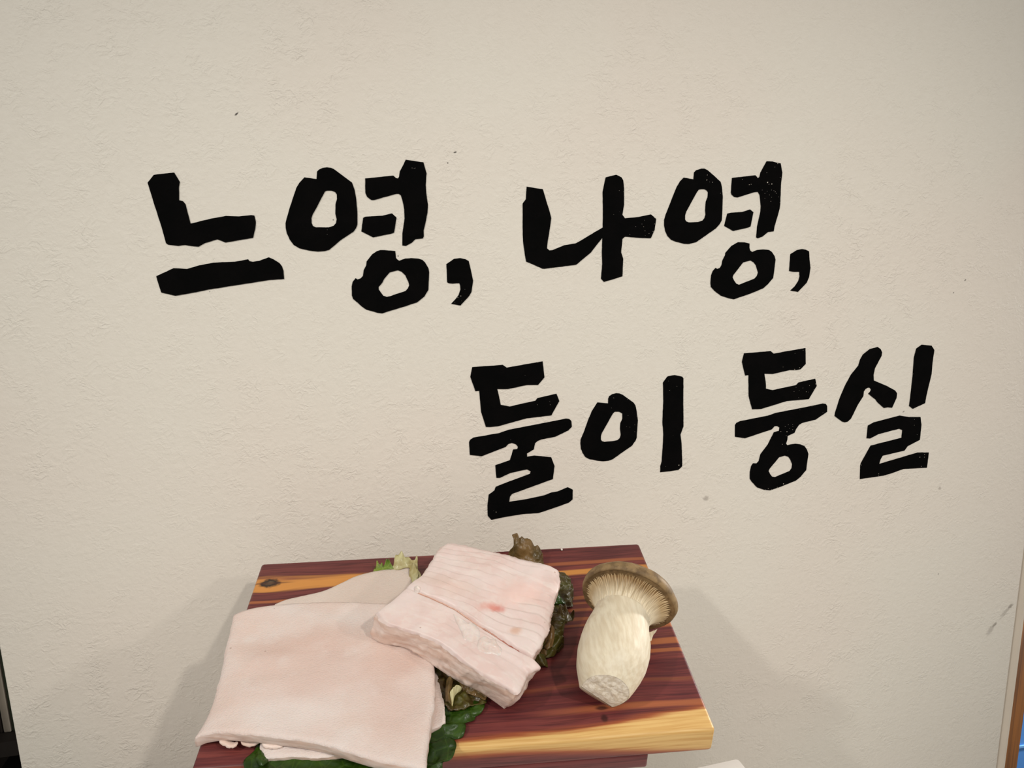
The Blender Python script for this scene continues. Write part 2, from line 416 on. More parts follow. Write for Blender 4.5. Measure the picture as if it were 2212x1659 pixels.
def stem_mat():
    m = MatB('mushroom_flesh', .55, .3)
    st = m.noise(m.xyz(m.x * 420, m.y * 60, m.z * 420), scale=1, detail=3)
    c = m.mix(st.step(.3, .7), lin(224, 213, 190), lin(209, 194, 168))
    c = m.mix(m.noise(scale=60, detail=3).step(.5, .75) * .5, c, lin(228, 219, 200))
    m.color(c).sss(.10, .003, (1, .7, .45)); m.bump(st, .0004, .5)
    return m.m
STEM = stem_mat()
CUT = (lambda m: (m.color(m.mix(m.noise(scale=420, detail=3).step(.42, .6), lin(230, 219, 203), lin(212, 198, 178))), m.bump(m.noise(scale=420, detail=3), .0009, .7)) and m.m)(MatB('mushroom_cut', .7, .2))
def cap_mat():
    m = MatB('mushroom_cap', .55, .3)
    n = m.noise(scale=110, detail=4, rough=.65); c = m.mix(n.step(.36, .64), lin(146, 120, 84), lin(110, 88, 60))
    c = m.mix(m.noise(scale=260, detail=3).step(.55, .72) * .55, c, lin(80, 60, 40))
    m.color(c); m.bump(n, .0007, .5)
    return m.m
CAPM = cap_mat()
WHITE = plain('white_laminate', lin(226, 220, 214), .35, .4, .02)
BROWN = (lambda m: (m.color(m.mix(m.noise(m.xyz(m.x * 160, m.y * 160, m.z * 9), scale=1, detail=4).step(.3, .7), lin(136, 84, 34), lin(96, 57, 24))),) and m.m)(MatB('brown_varnished_wood', .4, .4))
BLUE = plain('blue_panel_paint', lin(84, 146, 222), .5, .3, .06, 12)
DARKW = plain('dark_shelf_wood', lin(34, 28, 24), .6, .3, .3, 20)
GREYP = plain('grey_board', lin(156, 146, 132), .7, .3, .2, 30)
DGREEN = plain('dark_green_card', lin(44, 50, 32), .7, .3, .2, 30)
ORANGE = plain('orange_card', lin(176, 84, 40), .6, .3, .15, 30)
FLOOR = plain('floor_tile', lin(120, 104, 88), .5, .4, .2, 6)

# ------------------------------------------------------------------ the setting
XL = float(wall_pt(45, 1659)[0]); XR = float(wall_pt(2171, 1659)[0]); XT = float(wall_pt(2153, 1659)[0])
ZF, ZT = -1.25, 0.62
tag(box('wall_back', (XL, 0, ZF), (XT, .09, ZT), WALL, bevel=.0015, seg=2), kind='structure')
tag(box('floor', (-2.2, -2.6, ZF - .05), (2.4, 1.3, ZF), FLOOR), kind='structure')
def extrude_z(name, poly, z0, z1, mat, parent=None):
    n = len(poly); V = [(x, y, z0) for x, y in poly] + [(x, y, z1) for x, y in poly]
    Fc = [(i, (i + 1) % n, n + (i + 1) % n, n + i) for i in range(n)] + [tuple(range(n - 1, -1, -1)), tuple(range(n, 2 * n))]
    return mesh(name, V, Fc, mat, parent)
g = XR - XT
tag(extrude_z('trim_1', [(XT + .0002, .09), (XT + .0002, .0065), (XT + g * .62, .0003), (XT + g * .68, -.0004), (XR - .001, -.0004), (XR, .0010), (XR, .09)], ZF, ZT, TRIMW), kind='structure')
XB = float(wall_pt(2195, 1659, .03)[0])
tag(extrude_z('trim_2', [(XR + .0004, .012), (XR + .006, .010), (XB - .004, .026), (XB, .034), (XB, .09), (XR + .0004, .09)], ZF, ZT, BROWN), kind='structure')

# ------------------------------------------------------------------ lettering
CROPS = {1: (300, 330, 4.608), 2: (600, 330, 4.608), 3: (1100, 330, 5.529), 4: (1400, 330, 5.026),
         5: (980, 760, 4.364), 6: (1230, 790, 6.636), 7: (1560, 730, 4.738), 8: (1780, 730, 5.027)}
def cpx(k, p): ox, oy, s = CROPS[k]; return (ox + p[0] / s, oy + p[1] / s)
def on_wall(k, pts): return [wall_pt(*cpx(k, p)) for p in pts]
def roughen(pts, step=.0022, amp=.00016):
    "a hand-cut edge: resample and jitter very slightly"
    out = []
    n = len(pts)
    for i in range(n):
        a, b = pts[i], pts[(i + 1) % n]; L = np.linalg.norm(b - a); k = max(1, int(L / step))
        for j in range(k):
            q = a + (b - a) * j / k
            if j: q = q + np.array([noise.noise(Vector((q[0] * 900, 0, q[2] * 900))), 0, noise.noise(Vector((q[0] * 900, 7, q[2] * 900)))]) * amp
            out.append(q)
    return out
def decal(name, loops, mat, parent, t=.0004, gap=.00004, jitter=True):
    if jitter: loops = [roughen(l) for l in loops]
    allp = [p for l in loops for p in l]; n = len(allp)
    tris = tessellate_polygon([[Vector((p[0], p[2], 0)) for p in l] for l in loops])
    V = [(p[0], -t - gap, p[2]) for p in allp] + [(p[0], -gap, p[2]) for p in allp]
    Fc = [tuple(f) for f in tris] + [tuple(n + i for i in reversed(f)) for f in tris]
    s = 0
    for l in loops:
        m = len(l)
        for i in range(m): a, b = s + i, s + (i + 1) % m; Fc.append((a, b, n + b, n + a))
        s += m
    return mesh(name, V, Fc, mat, parent)
G = {}
G['neu'] = (1, [[[(88,298),(150,220),(352,197),(408,290),(399,350),(401,472),(440,482),(465,512),(515,705),(720,655),(868,628),(1000,633),(1120,620),(1150,625),(1165,690),(1158,760),(1142,828),(1138,846),(862,893),(783,862),(660,898),(595,935),(540,930),(460,918),(392,927),(290,914),(272,900),(222,725),(150,500),(100,335)]],
  [[(174,1228),(345,1149),(395,1150),(480,1156),(600,1120),(740,1094),(830,1088),(955,1084),(1088,1060),(1102,1078),(1135,1085),(1200,1075),(1293,1040),(1340,1060),(1400,1098),(1425,1130),(1440,1175),(1447,1256),(1300,1266),(1150,1290),(720,1357),(500,1400),(365,1423),(224,1390),(195,1300)]]])
G['yeong1'] = (2, [[[(386,262),(392,185),(415,165),(450,150),(490,145),(530,150),(560,163),(650,230),(738,295),(765,370),(780,450),(793,590),(793,715),(780,750),(755,785),(640,860),(515,965),(470,978),(400,983),(340,977),(245,958),(215,950),(160,918),(120,865),(90,800),(80,750),(78,700),(90,650),(125,530),(185,350),(215,300),(265,245)],
   [(470,385),(490,377),(535,377),(570,390),(588,415),(590,460),(575,510),(574,610),(586,660),(580,700),(555,727),(510,742),(380,742),(350,728),(338,700),(336,650),(350,610),(400,520)]],
  [[(870,255),(1150,227),(1175,250),(1195,256),(1207,240),(1215,185),(1245,130),(1273,69),(1450,95),(1465,150),(1481,205),(1473,320),(1478,400),(1495,520),(1490,600),(1470,700),(1452,775),(1454,832),(1445,852),(1370,860),(1335,895),(1275,927),(1240,922),(1241,800),(1262,655),(1258,560),(1240,470),(1225,425),(1205,409),(1180,409),(960,470),(930,470),(890,440),(872,400)]],
  [[(850,648),(872,636),(1040,626),(1137,603),(1182,645),(1172,710),(1158,795),(1130,805),(948,842),(832,782)]],
  [[(775,1248),(795,1260),(825,1250),(848,1225),(855,1170),(880,1120),(885,1080),(940,1010),(985,980),(1020,968),(1060,968),(1169,978),(1176,1045),(1190,1062),(1210,1074),(1270,1052),(1330,1048),(1400,1053),(1440,1066),(1465,1090),(1500,1150),(1507,1190),(1499,1365),(1460,1430),(1385,1490),(1040,1598),(990,1592),(880,1560),(850,1540),(750,1455),(738,1420),(736,1330),(745,1285)],
   [(1115,1190),(1195,1170),(1230,1182),(1270,1220),(1285,1255),(1300,1285),(1308,1318),(1295,1350),(1270,1376),(1180,1405),(1120,1427),(1085,1434),(1050,1422),(1030,1395),(1005,1360),(1005,1335),(1040,1295),(1060,1255)]]])
G['comma1'] = (2, [[[(1678,1107),(1755,1055),(1815,1048),(1865,1058),(1900,1077),(1920,1160),(1944,1275),(1928,1385),(1905,1425),(1818,1520),(1725,1503),(1770,1455),(1800,1415),(1818,1360),(1815,1320),(1807,1298),(1740,1302),(1700,1298),(1686,1288)]]])
G['na'] = (3, [[[(208,405),(300,420),(398,434),(405,450),(440,570),(485,715),(501,780),(485,900),(460,1050),(450,1140),(478,1165),(515,1162),(660,1103),(790,1082),(850,1050),(950,990),(1060,925),(1116,892),(1118,700),(1114,470),(1130,390),(1152,293),(1275,262),(1340,295),(1360,330),(1370,430),(1370,620),(1350,740),(1380,782),(1450,775),(1550,765),(1690,735),(1753,790),(1740,880),(1735,920),(1690,1020),(1560,1016),(1380,1002),(1350,1030),(1335,1190),(1360,1265),(1350,1475),(1240,1510),(1130,1542),(1095,1503),(1110,1330),(1105,1180),(1112,1015),(1040,1105),(975,1190),(800,1336),(600,1362),(420,1385),(395,1383),(300,1340),(203,1300),(185,1210),(165,1060),(160,900),(160,605),(198,555)]]])
G['yeong2'] = (4, [[[(491,288),(498,212),(520,190),(575,172),(610,172),(645,190),(720,255),(785,315),(800,380),(809,480),(803,650),(797,735),(775,775),(735,820),(630,895),(520,970),(440,990),(390,988),(300,965),(250,945),(210,905),(185,850),(173,790),(173,730),(190,670),(240,545),(310,370),(345,310),(385,270)],
   [(530,425),(550,400),(580,395),(610,396),(635,408),(648,430),(645,480),(625,530),(618,620),(622,670),(610,710),(590,735),(540,752),(440,755),(412,745),(400,725),(400,680),(412,640),(450,570)]],
  [[(910,272),(1162,244),(1190,275),(1208,262),(1218,215),(1285,92),(1350,95),(1395,108),(1437,115),(1443,150),(1455,215),(1440,350),(1432,560),(1425,610),(1400,700),(1370,800),(1362,852),(1300,860),(1240,910),(1190,928),(1172,918),(1182,800),(1218,640),(1222,580),(1210,460),(1190,424),(1150,428),(970,485),(935,480),(905,455),(898,430),(903,350)]],
  [[(858,660),(900,650),(1020,642),(1105,615),(1141,645),(1110,800),(1090,810),(922,849),(825,793)]],
  [[(730,1250),(750,1260),(780,1248),(797,1215),(805,1170),(835,1110),(838,1085),(905,1010),(975,970),(1045,972),(1099,985),(1098,1035),(1108,1062),(1128,1077),(1180,1055),(1250,1049),(1310,1055),(1340,1075),(1370,1120),(1381,1160),(1370,1250),(1355,1360),(1300,1425),(1250,1470),(1110,1528),(930,1590),(880,1580),(790,1552),(720,1500),(680,1455),(676,1410),(683,1330),(700,1285)],
   [(1030,1190),(1110,1168),(1145,1190),(1168,1220),(1180,1260),(1192,1300),(1180,1335),(1155,1365),(985,1432),(955,1420),(930,1385),(915,1350),(925,1325),(980,1255)]]])
G['comma2'] = (4, [[[(1543,1100),(1615,1055),(1670,1045),(1710,1052),(1745,1070),(1750,1160),(1760,1250),(1745,1350),(1720,1410),(1625,1510),(1543,1495),(1590,1450),(1630,1390),(1643,1340),(1640,1292),(1580,1292),(1530,1283)]]])
G['dul'] = (5, [[[(175,143),(462,122),(500,148),(790,97),(838,89),(855,240),(795,311),(690,312),(510,350),(410,350),(425,410),(442,498),(527,515),(770,460),(790,435),(968,394),(995,463),(920,598),(690,625),(420,700),(340,708),(303,707),(258,565),(240,367),(204,370),(157,235)]],
  [[(145,850),(155,828),(185,808),(430,765),(520,733),(800,680),(1060,628),(1090,633),(1108,650),(1113,705),(1080,740),(960,798),(825,825),(790,840),(767,860),(755,918),(690,957),(692,988),(760,977),(918,992),(950,1075),(935,1198),(550,1338),(530,1365),(523,1413),(700,1385),(860,1350),(920,1325),(980,1315),(1075,1275),(1122,1298),(1120,1390),(1085,1420),(960,1465),(800,1518),(650,1528),(500,1552),(355,1582),(322,1545),(318,1450),(330,1345),(385,1305),(395,1272),(530,1218),(720,1148),(725,1125),(690,1107),(535,1140),(435,1187),(403,1187),(392,1068),(530,1020),(560,920),(600,915),(605,893),(585,870),(548,858),(515,868),(490,895),(265,983),(152,970)]]])
G['i'] = (6, [[[(554,538),(555,470),(570,435),(610,408),(670,392),(720,397),(770,420),(920,530),(945,570),(962,650),(980,785),(972,880),(963,1030),(945,1075),(895,1145),(750,1245),(620,1338),(560,1360),(480,1368),(400,1360),(340,1345),(285,1338),(225,1305),(190,1250),(165,1190),(156,1110),(162,1050),(210,940),(270,770),(320,650),(400,525)],
   [(625,680),(650,658),(710,658),(757,683),(757,760),(730,820),(724,900),(735,990),(722,1035),(690,1065),(620,1080),(500,1090),(465,1080),(450,1055),(450,1005),(465,960),(540,830),(600,720)]],
  [[(1340,240),(1405,152),(1505,133),(1615,155),(1632,180),(1630,500),(1632,870),(1590,985),(1605,1110),(1613,1300),(1614,1440),(1560,1492),(1440,1510),(1300,1525),(1302,1440),(1322,1370),(1340,1100),(1345,980),(1332,800),(1345,500)]]])
G['dung'] = (7, [[[(222,157),(495,134),(525,160),(850,102),(853,265),(800,320),(760,328),(690,328),(515,368),(430,365),(443,450),(446,518),(515,533),(755,482),(780,455),(950,417),(965,490),(885,625),(660,645),(400,725),(305,729),(270,595),(268,378),(234,384),(201,245)]],
  [[(130,890),(145,868),(185,850),(465,795),(545,767),(850,708),(1030,670),(1058,674),(1072,695),(1072,755),(955,835),(820,868),(785,888),(755,930),(738,970),(668,1002),(665,1040),(652,1080),(665,1098),(700,1088),(750,1082),(800,1088),(840,1105),(865,1140),(880,1185),(858,1350),(800,1420),(750,1460),(600,1520),(490,1558),(430,1553),(355,1528),(300,1470),(282,1440),(282,1370),(295,1310),(315,1282),(350,1283),(372,1260),(390,1190),(465,1090),(527,965),(580,950),(585,915),(560,900),(535,902),(505,935),(235,1025),(130,1010)],
   [(580,1220),(640,1203),(675,1215),(697,1245),(715,1290),(710,1330),(690,1360),(540,1423),(510,1418),(490,1395),(473,1360),(485,1335),(540,1270)]]])
G['sil'] = (8, [[[(495,120),(580,97),(612,120),(628,155),(622,195),(550,330),(535,400),(538,460),(680,520),(770,570),(790,600),(785,650),(737,757),(690,752),(648,760),(580,700),(555,665),(478,605),(500,580),(508,560),(495,540),(475,538),(448,555),(430,580),(425,630),(370,715),(290,875),(255,908),(225,915),(195,908),(112,845),(120,805),(170,650),(230,510),(290,400),(370,300),(390,235),(420,180)]],
  [[(1000,115),(1060,72),(1165,83),(1195,130),(1175,270),(1165,390),(1110,620),(1095,707),(962,769),(922,738),(935,640),(960,420),(975,210)]],
  [[(475,950),(540,915),(820,842),(920,858),(1045,858),(1055,940),(1038,1105),(905,1175),(870,1223),(635,1277),(610,1320),(597,1367),(740,1325),(1015,1243),(1135,1243),(1115,1407),(860,1422),(740,1465),(640,1495),(388,1530),(392,1385),(400,1355),(505,1168),(840,1083),(848,1000),(812,985),(590,1043),(500,1090),(460,1088)]]])
# worn specks in the black film: (x, y, size) in the same crops
SP = {'yeong1': [(1336,152,6),(1358,155,6),(1370,153,3),(493,766,4),(493,812,3)],
      'comma1': [(1862,1360,4),(1822,1425,9),(1792,1440,8),(1830,1475,4),(1762,1487,4)],
      'na': [(1313,452,5),(1362,466,5),(1245,738,5),(1315,705,3),(1612,806,4),(1582,851,5),(1510,882,8),(1604,884,6),(1619,932,7),(1667,965,6),(1437,973,6),(1735,775,9),(1715,940,9),(1735,850,6),(1622,988,3),(1504,770,5)],
      'yeong2': [(640,242,8),(635,296,11),(665,318,4),(697,320,9),(1022,290,6),(1095,347,7),(1115,342,6),(1405,118,12),(1373,156,6),(1285,217,6),(1295,322,13),(1340,340,11),(1310,342,6),(1432,268,5),(1335,405,6),(1362,412,6),(1378,425,7),(1388,440,6),(1314,458,8),(1290,418,4),(1265,442,6),(1236,405,5),(1337,483,5),(1330,528,6),(1264,495,4),(1415,480,4),(783,440,6),(1428,540,4)],
      'dul': [(672,221,3),(793,99,5),(905,466,4),(909,497,5),(787,497,5),(400,1509,8),(378,1495,3),(537,829,3)],
      'i': [(630,459,9),(647,461,4),(601,605,5),(830,482,6),(838,712,6),(815,872,6),(864,877,5),(935,845,8),(935,946,6),(963,720,6),(903,673,3),(1419,219,5),(1539,293,6),(1433,356,8),(1565,1424,20),(1377,1443,5),(1482,1000,3)],
      'dung': [(742,157,5),(825,125,5),(790,303,9),(740,320,8),(620,296,4),(890,486,6),(824,511,6),(858,549,7),(881,553,4),(785,540,4),(733,546,5),(752,505,4),(935,530,4),(955,470,9),(674,887,6),(718,884,5),(642,906,5),(689,925,7),(718,937,6),(660,959,9),(597,956,7),(652,1000,6),(612,1087,7),(668,1155,4),(625,1492,11),(560,1527,7),(468,1540,9),(500,1549,7),(438,1551,6),(792,735,5),(1028,763,4),(915,700,4),(780,610,4),(720,905,4)],
      'sil': [(978,884,5),(977,946,5),(1007,1048,4),(1047,1016,6),(1037,1293,11),(1088,1265,11),(1086,1292,8),(1052,1393,10),(590,1475,9),(588,1495,8),(652,1492,7),(515,1510,5),(402,1378,8),(966,390,5)]}
LET = [('neu', 'syllable_lettering', 'black hand-cut Korean syllable 느 at the left start of the upper line', 'lettering'),
       ('yeong1', 'syllable_lettering', 'larger black Korean syllable 영 next to the leftmost syllable on the wall', 'lettering'),
       ('comma1', 'comma_lettering', 'black comma in the middle of the upper line, before the syllable 나', 'comma'),
       ('na', 'syllable_lettering', 'black Korean syllable 나 with joined strokes in the upper line', 'lettering'),
       ('yeong2', 'syllable_lettering', 'smaller speckled black Korean syllable 영 at the right end of the upper line', 'lettering'),
       ('comma2', 'comma_lettering', 'black comma ending the upper line at its far right', 'comma'),
       ('dul', 'syllable_lettering', 'tall black Korean syllable 둘 at the left start of the lower line', 'lettering'),
       ('i', 'syllable_lettering', 'black Korean syllable 이, a ring and a bar, second in the lower line', 'lettering'),
       ('dung', 'syllable_lettering', 'worn black Korean syllable 둥 with a ring below, third in the lower line', 'lettering'),
       ('sil', 'syllable_lettering', 'black Korean syllable 실 at the right end of the lower line', 'lettering')]
def speck_mesh(parent, k, pts):
    V, Fc = [], []
    for x, y, s in pts:
        c = wall_pt(*cpx(k, (x, y))); r = s / CROPS[k][2] * .00036 * .5
        n = 6; a0 = random.random() * 6; b = len(V); el = random.uniform(.5, 1)
        for q in range(n):
            a = a0 + q * 2 * math.pi / n; rr = r * random.uniform(.65, 1.3)
            V.append((c[0] + rr * math.cos(a), -.00047, c[2] + rr * math.sin(a) * el))
        for q in range(n):
            V.append((V[b + q][0], -.00041, V[b + q][2]))
        Fc.append(tuple(range(b, b + n))); Fc.append(tuple(range(b + 2 * n - 1, b + n - 1, -1)))
        for q in range(n): Fc.append((b + q, b + (q + 1) % n, b + n + (q + 1) % n, b + n + q))
    return tag(mesh('worn_specks', V, Fc, SPECK, parent), 'pale bare spots where the black has chipped', kind='stuff')
for key, name, label, cat in LET:
    k, strokes = G[key]
    if len(strokes) == 1 and key not in SP:
        o = decal(name, [on_wall(k, l) for l in strokes[0]], INK, None)
        tag(o, label, cat, 'painted words on the wall'); continue
    root = empty(name)
    allp = [p for s in strokes for p in on_wall(k, s[0])]
    c = np.mean(allp, 0); zmin = min(p[2] for p in allp)
    root.location = (c[0], 0, zmin)
    bpy.context.view_layer.update()
    tag(root, label, cat, 'painted words on the wall')
    for s in strokes:
        o = decal('stroke', [on_wall(k, l) for l in s], INK, None); o.parent = root; o.matrix_parent_inverse = root.matrix_world.inverted()
    if key in SP:
        o = speck_mesh(None, k, SP[key]); o.parent = root; o.matrix_parent_inverse = root.matrix_world.inverted()

# ------------------------------------------------------------------ pedestal, stand and board
FOOT = 0.0105
board = tag(empty('serving_board', BM), 'reddish cedar serving board with pale front edge, holding pork and mushroom', 'board')
slab = box('board_slab', (0, -BD_, -BT), (BW, 0, 0), CEDAR, board, bevel=.0022, seg=4)
for y0, y1 in ((-BD_ + .0006, -BD_ + .030), (-.040, -.012)):
    o = box('board_foot', (.034, y0, -BT - FOOT), (BW - .036, y1, -BT + .0008), CEDAR, board, bevel=.0016, seg=3)

# the white counter whose rear right corner shows under the board
zt = None
A = wall_pt(1594, 1639.5, -.075)
PZ = float(A[2])
def at_z(u, v, z):
    d = ray(u, v); return CAM + d * ((z - CAM[2]) / d[2])
B2 = at_z(1500, 1660, PZ); C2 = at_z(1599, 1664, PZ)
e1 = nrm((B2 - A)[:2]); e2 = nrm((C2 - A)[:2]); e2 = np.array([-e1[1], e1[0]]) * (1 if (np.array([-e1[1], e1[0]]) @ e2) > 0 else -1)
def rounded_quad(o, ex, ey, lx, ly, r, n=6):
    pts = []
    for (sx, sy, a0) in ((0, 0, 180), (1, 0, 270), (1, 1, 0), (0, 1, 90)):
        cx = r if sx == 0 else lx - r; cy = r if sy == 0 else ly - r
        for q in range(n + 1):
            a = math.radians(a0 + 90 * q / n); pts.append(o + ex * (cx + r * math.cos(a)) + ey * (cy + r * math.sin(a)))
    return pts
top = rounded_quad(A[:2], e1, e2, .52, .34, .0025)
ped = tag(empty('white_counter'), 'white counter corner just below the right end of the wooden board', 'counter')
extrude_z('counter_top', [tuple(p) for p in top], PZ - .03, PZ, WHITE, ped)
body = rounded_quad(A[:2] + e1 * .03 + e2 * .03, e1, e2, .46, .28, .004)
extrude_z('counter_body', [tuple(p) for p in body], ZF, PZ - .03, WHITE, ped)
# slanted riser between counter and board feet, hidden by the board
def BL(x, y, z): return P0 + D1 * x + D2 * y + NB * z
V = []
for (x, y) in ((.060, -BD_ + .004), (BW - .060, -BD_ + .004), (BW - .060, -.014), (.060, -.014)):
    t = BL(x, y, -BT - FOOT); V.append(t)
V += [np.array([p[0], p[1], PZ]) for p in V]
riser = mesh('slanted_riser', V, [(0, 1, 2, 3), (7, 6, 5, 4), (0, 4, 5, 1), (1, 5, 6, 2), (2, 6, 7, 3), (3, 7, 4, 0)], WHITE)
tag(riser, 'white slanted riser under the wooden board on the counter', 'stand')

# ------------------------------------------------------------------ pork
def thing(name, label, cat, group=None): return tag(empty(name, BM), label, cat, group)
def sheet(name, curves, thick, label, mat, wav=.0010, ws=28, nu=64, nv=56, seed=0, edge=None, droop=0.0):
    g = coons(*curves, nu, nv)
    for j in range(nv):
        for i in range(nu):
            p = g[j, i]; e = min(i, nu - 1 - i, j, nv - 1 - j) / 8.
            g[j, i, 2] += wav * fbm((p[0] + seed, p[1], 0), ws, 3) * min(1, .25 + e)
    edge_round(g, .0018, .0004)
    b = g.copy(); b[:, :, 2] -= thick
    root = thing(name, label, 'pork', 'pork pieces on the board')
    block('pork_body', g, b, mat, root, rows=5, rim=.0004, bulge=.0002, rough=.0006, rs=260, side=CUTFACE)
    return root
hA = .0165
A_cur = ([(421,1592,.0085),(440,1583.5,.0105),(468,1579,.0125),(495,1578.5,.0140),(530,1581,.0150),(590,1587.5,.0155),(640,1593,.0150),(700,1605,.0140),(760,1624,.0135),(820,1641,.0130),(880,1654,.0130),(918,1662,.0130)],
         [(505,1327,.0125),(530,1317,.0140),(570,1309,.0150),(640,1303,.0155),(740,1299.5,.0155),(830,1302,.0150),(880,1307,.0145),(905,1315,.0140)],
         [(421,1592,.0085),(440,1563,.0090),(456,1530,.0095),(470,1484,.0105),(481,1445,.0115),(485,1412,.0115),(496,1368,.0120),(505,1327,.0125)],
         [(918,1662,.0130),(922,1610,.0135),(930,1560,.0135),(938,1500,.0135),(936,1440,.0135),(925,1380,.0140),(905,1315,.0140)])
pa = sheet('pork_skin_sheet', A_cur, .0070, 'large square pink pork skin sheet lying in front on the wooden board', SKIN, wav=.0022, ws=22)
# ragged scraps of fat under the lifted front edge
def blob_strip(name, pts, w, mat, parent, seed=0):
    c = catmull([bp(*p) for p in pts], 22); V, Fc = [], []; n = 10
    for i, p in enumerate(c):
        t = i / (len(c) - 1.); k = math.sin(math.pi * min(1, max(0, t))) ** .4 if 0 < t < 1 else .05
        tan = nrm(c[min(i + 1, len(c) - 1)] - c[max(i - 1, 0)]); up = np.array([0, 0, 1.]); sd = nrm(np.cross(tan, up)); up = np.cross(sd, tan)
        for q in range(n):
            a = q * 2 * math.pi / n; r = w * k * (1 + .45 * fbm(p + np.array([seed + math.cos(a) * .002, math.sin(a) * .002, 0]), 420, 3))
            V.append(p + sd * math.cos(a) * r + up * math.sin(a) * r * .62)
    for i in range(len(c) - 1):
        for q in range(n): Fc.append((i * n + q, i * n + (q + 1) % n, (i + 1) * n + (q + 1) % n, (i + 1) * n + q))
    Fc.append(tuple(range(n))); Fc.append(tuple((len(c) - 1) * n + q for q in range(n)))
    return mesh(name, V, Fc, mat, parent, smooth=True)
blob_strip('fat_scrap', [(474,1600,.0055),(490,1606,.0045),(505,1609,.004),(514,1604,.0055)], .0019, CUTFACE, pa, 1)
blob_strip('fat_scrap', [(520,1600,.006),(532,1606,.005),(545,1606,.005),(562,1602,.006)], .0017, CUTFACE, pa, 2)
blob_strip('fat_scrap', [(566,1606,.0075),(580,1609,.007),(600,1611,.007),(614,1607,.0075)], .0020, CUTFACE, pa, 3)
B_cur = ([(560,1400,.0066),(700,1400,.0066),(830,1400,.0066),(912,1400,.0066)],
         [(595,1304,.0062),(620,1294,.0064),(660,1285,.0066),(700,1275,.0066),(740,1257,.0070),(765,1245,.0070),(800,1235,.0070),(840,1228.5,.0072),(886,1223,.0072)],
         [(560,1400,.0066),(575,1360,.0064),(586,1325,.0062),(595,1304,.0062)],
         [(912,1400,.0066),(905,1350,.0066),(897,1290,.0068),(890,1258,.0072),(886,1223,.0072)])
sheet('pork_skin_sheet', B_cur, .0042, 'shade-toned pork skin sheet showing only behind the large front sheet', SKIN2, wav=.0007, ws=26, seed=3, nu=52, nv=40)
C_cur = ([(571,1638,.0052),(600,1634,.0056),(640,1631.5,.0058),(676,1634,.0058),(733,1629,.0060),(800,1618,.0062),(860,1602,.0062),(925,1577,.0062),(960,1558,.0060)],
         [(575,1540,.0062),(680,1500,.0062),(800,1470,.0062),(900,1440,.0062),(938,1446,.0062)],
         [(571,1638,.0052),(565,1612,.0060),(568,1575,.0062),(575,1540,.0062)],
         [(960,1558,.0060),(958,1530,.0062),(952,1495,.0065),(945,1465,.0062),(938,1446,.0062)])
sheet('pork_skin_sheet', C_cur, .0030, 'pale pork sheet peeking out beneath the large sheet, over the dark green leaf', SKIN, wav=.0006, ws=30, seed=6, nu=56, nv=36)

# the thick slab
nu, nv = 120, 160
T_cur = ([(814,1319,.0365),(828,1336,.0362),(850,1347,.0358),(885,1358,.0350),(925,1372,.0340),(957,1388,.0330),(985,1410,.0315),(1015,1434,.0300),(1050,1455,.0275),(1085,1476,.0250),(1112,1494,.0225)],
         [(967,1172,.0345),(985,1174,.0345),(1015,1180,.0345),(1060,1190,.0340),(1095,1198,.0335),(1110,1203,.0330),(1150,1213,.0320),(1185,1220,.0310),(1204,1231,.0300)],
         [(814,1319,.0365),(828,1308,.0362),(845,1296,.0360),(870,1274,.0358),(893,1255,.0355),(910,1243,.0352),(922,1228,.0350),(936,1208,.0348),(945,1191,.0346),(967,1172,.0345)],
         [(1112,1494,.0225),(1126,1482,.0225),(1136,1464,.0230),(1140,1450,.0232),(1152,1446,.0233),(1168,1437,.0235),(1157,1429,.0236),(1150,1420,.0240),(1160,1404,.0245),(1170,1390,.0250),(1181,1365,.0255),(1186,1344,.0260),(1189,1325,.0265),(1198,1295,.0275),(1208,1262,.0290),(1204,1231,.0300)])
U_cur = ([(803,1378,.0160),(828,1391,.0162),(858,1395,.0160),(890,1406,.0152),(935,1437,.0120),(968,1459,.0105),(1000,1478,.0090),(1030,1491,.0070),(1060,1510,.0045),(1089,1531,.0025)],
         [(967,1186,.0140),(1000,1190,.0140),(1060,1205,.0135),(1110,1216,.0125),(1150,1227,.0120),(1185,1236,.0115),(1200,1246,.0110)],
         [(803,1378,.0160),(845,1330,.0165),(893,1285,.0160),(922,1250,.0145),(945,1210,.0140),(967,1186,.0140)],
         [(1089,1531,.0025),(1115,1515,.0028),(1130,1497,.0034),(1139,1474,.0042),(1146,1450,.0060),(1150,1430,.0070),(1164,1400,.0080),(1178,1365,.0088),(1190,1320,.0098),(1203,1272,.0105),(1200,1246,.0110)])
gt = coons(*T_cur, nu, nv); gb = coons(*U_cur, nu, nv)
crk = catmull([bp(*p) for p in ((880,1272,.034),(902,1283,.0335),(935,1297,.033),(975,1317,.031),(1005,1336,.030),(1035,1356,.029),(1070,1379,.027),(1100,1395,.026),(1130,1411,.025),(1152,1421,.024))], 160)
cd = crk[:, :2]
L1, L2 = bp(905, 1243, .035)[:2], bp(1190, 1325, .0265)[:2]       # direction of the knife ridges
rd = nrm(L2 - L1); rn = np.array([-rd[1], rd[0]])
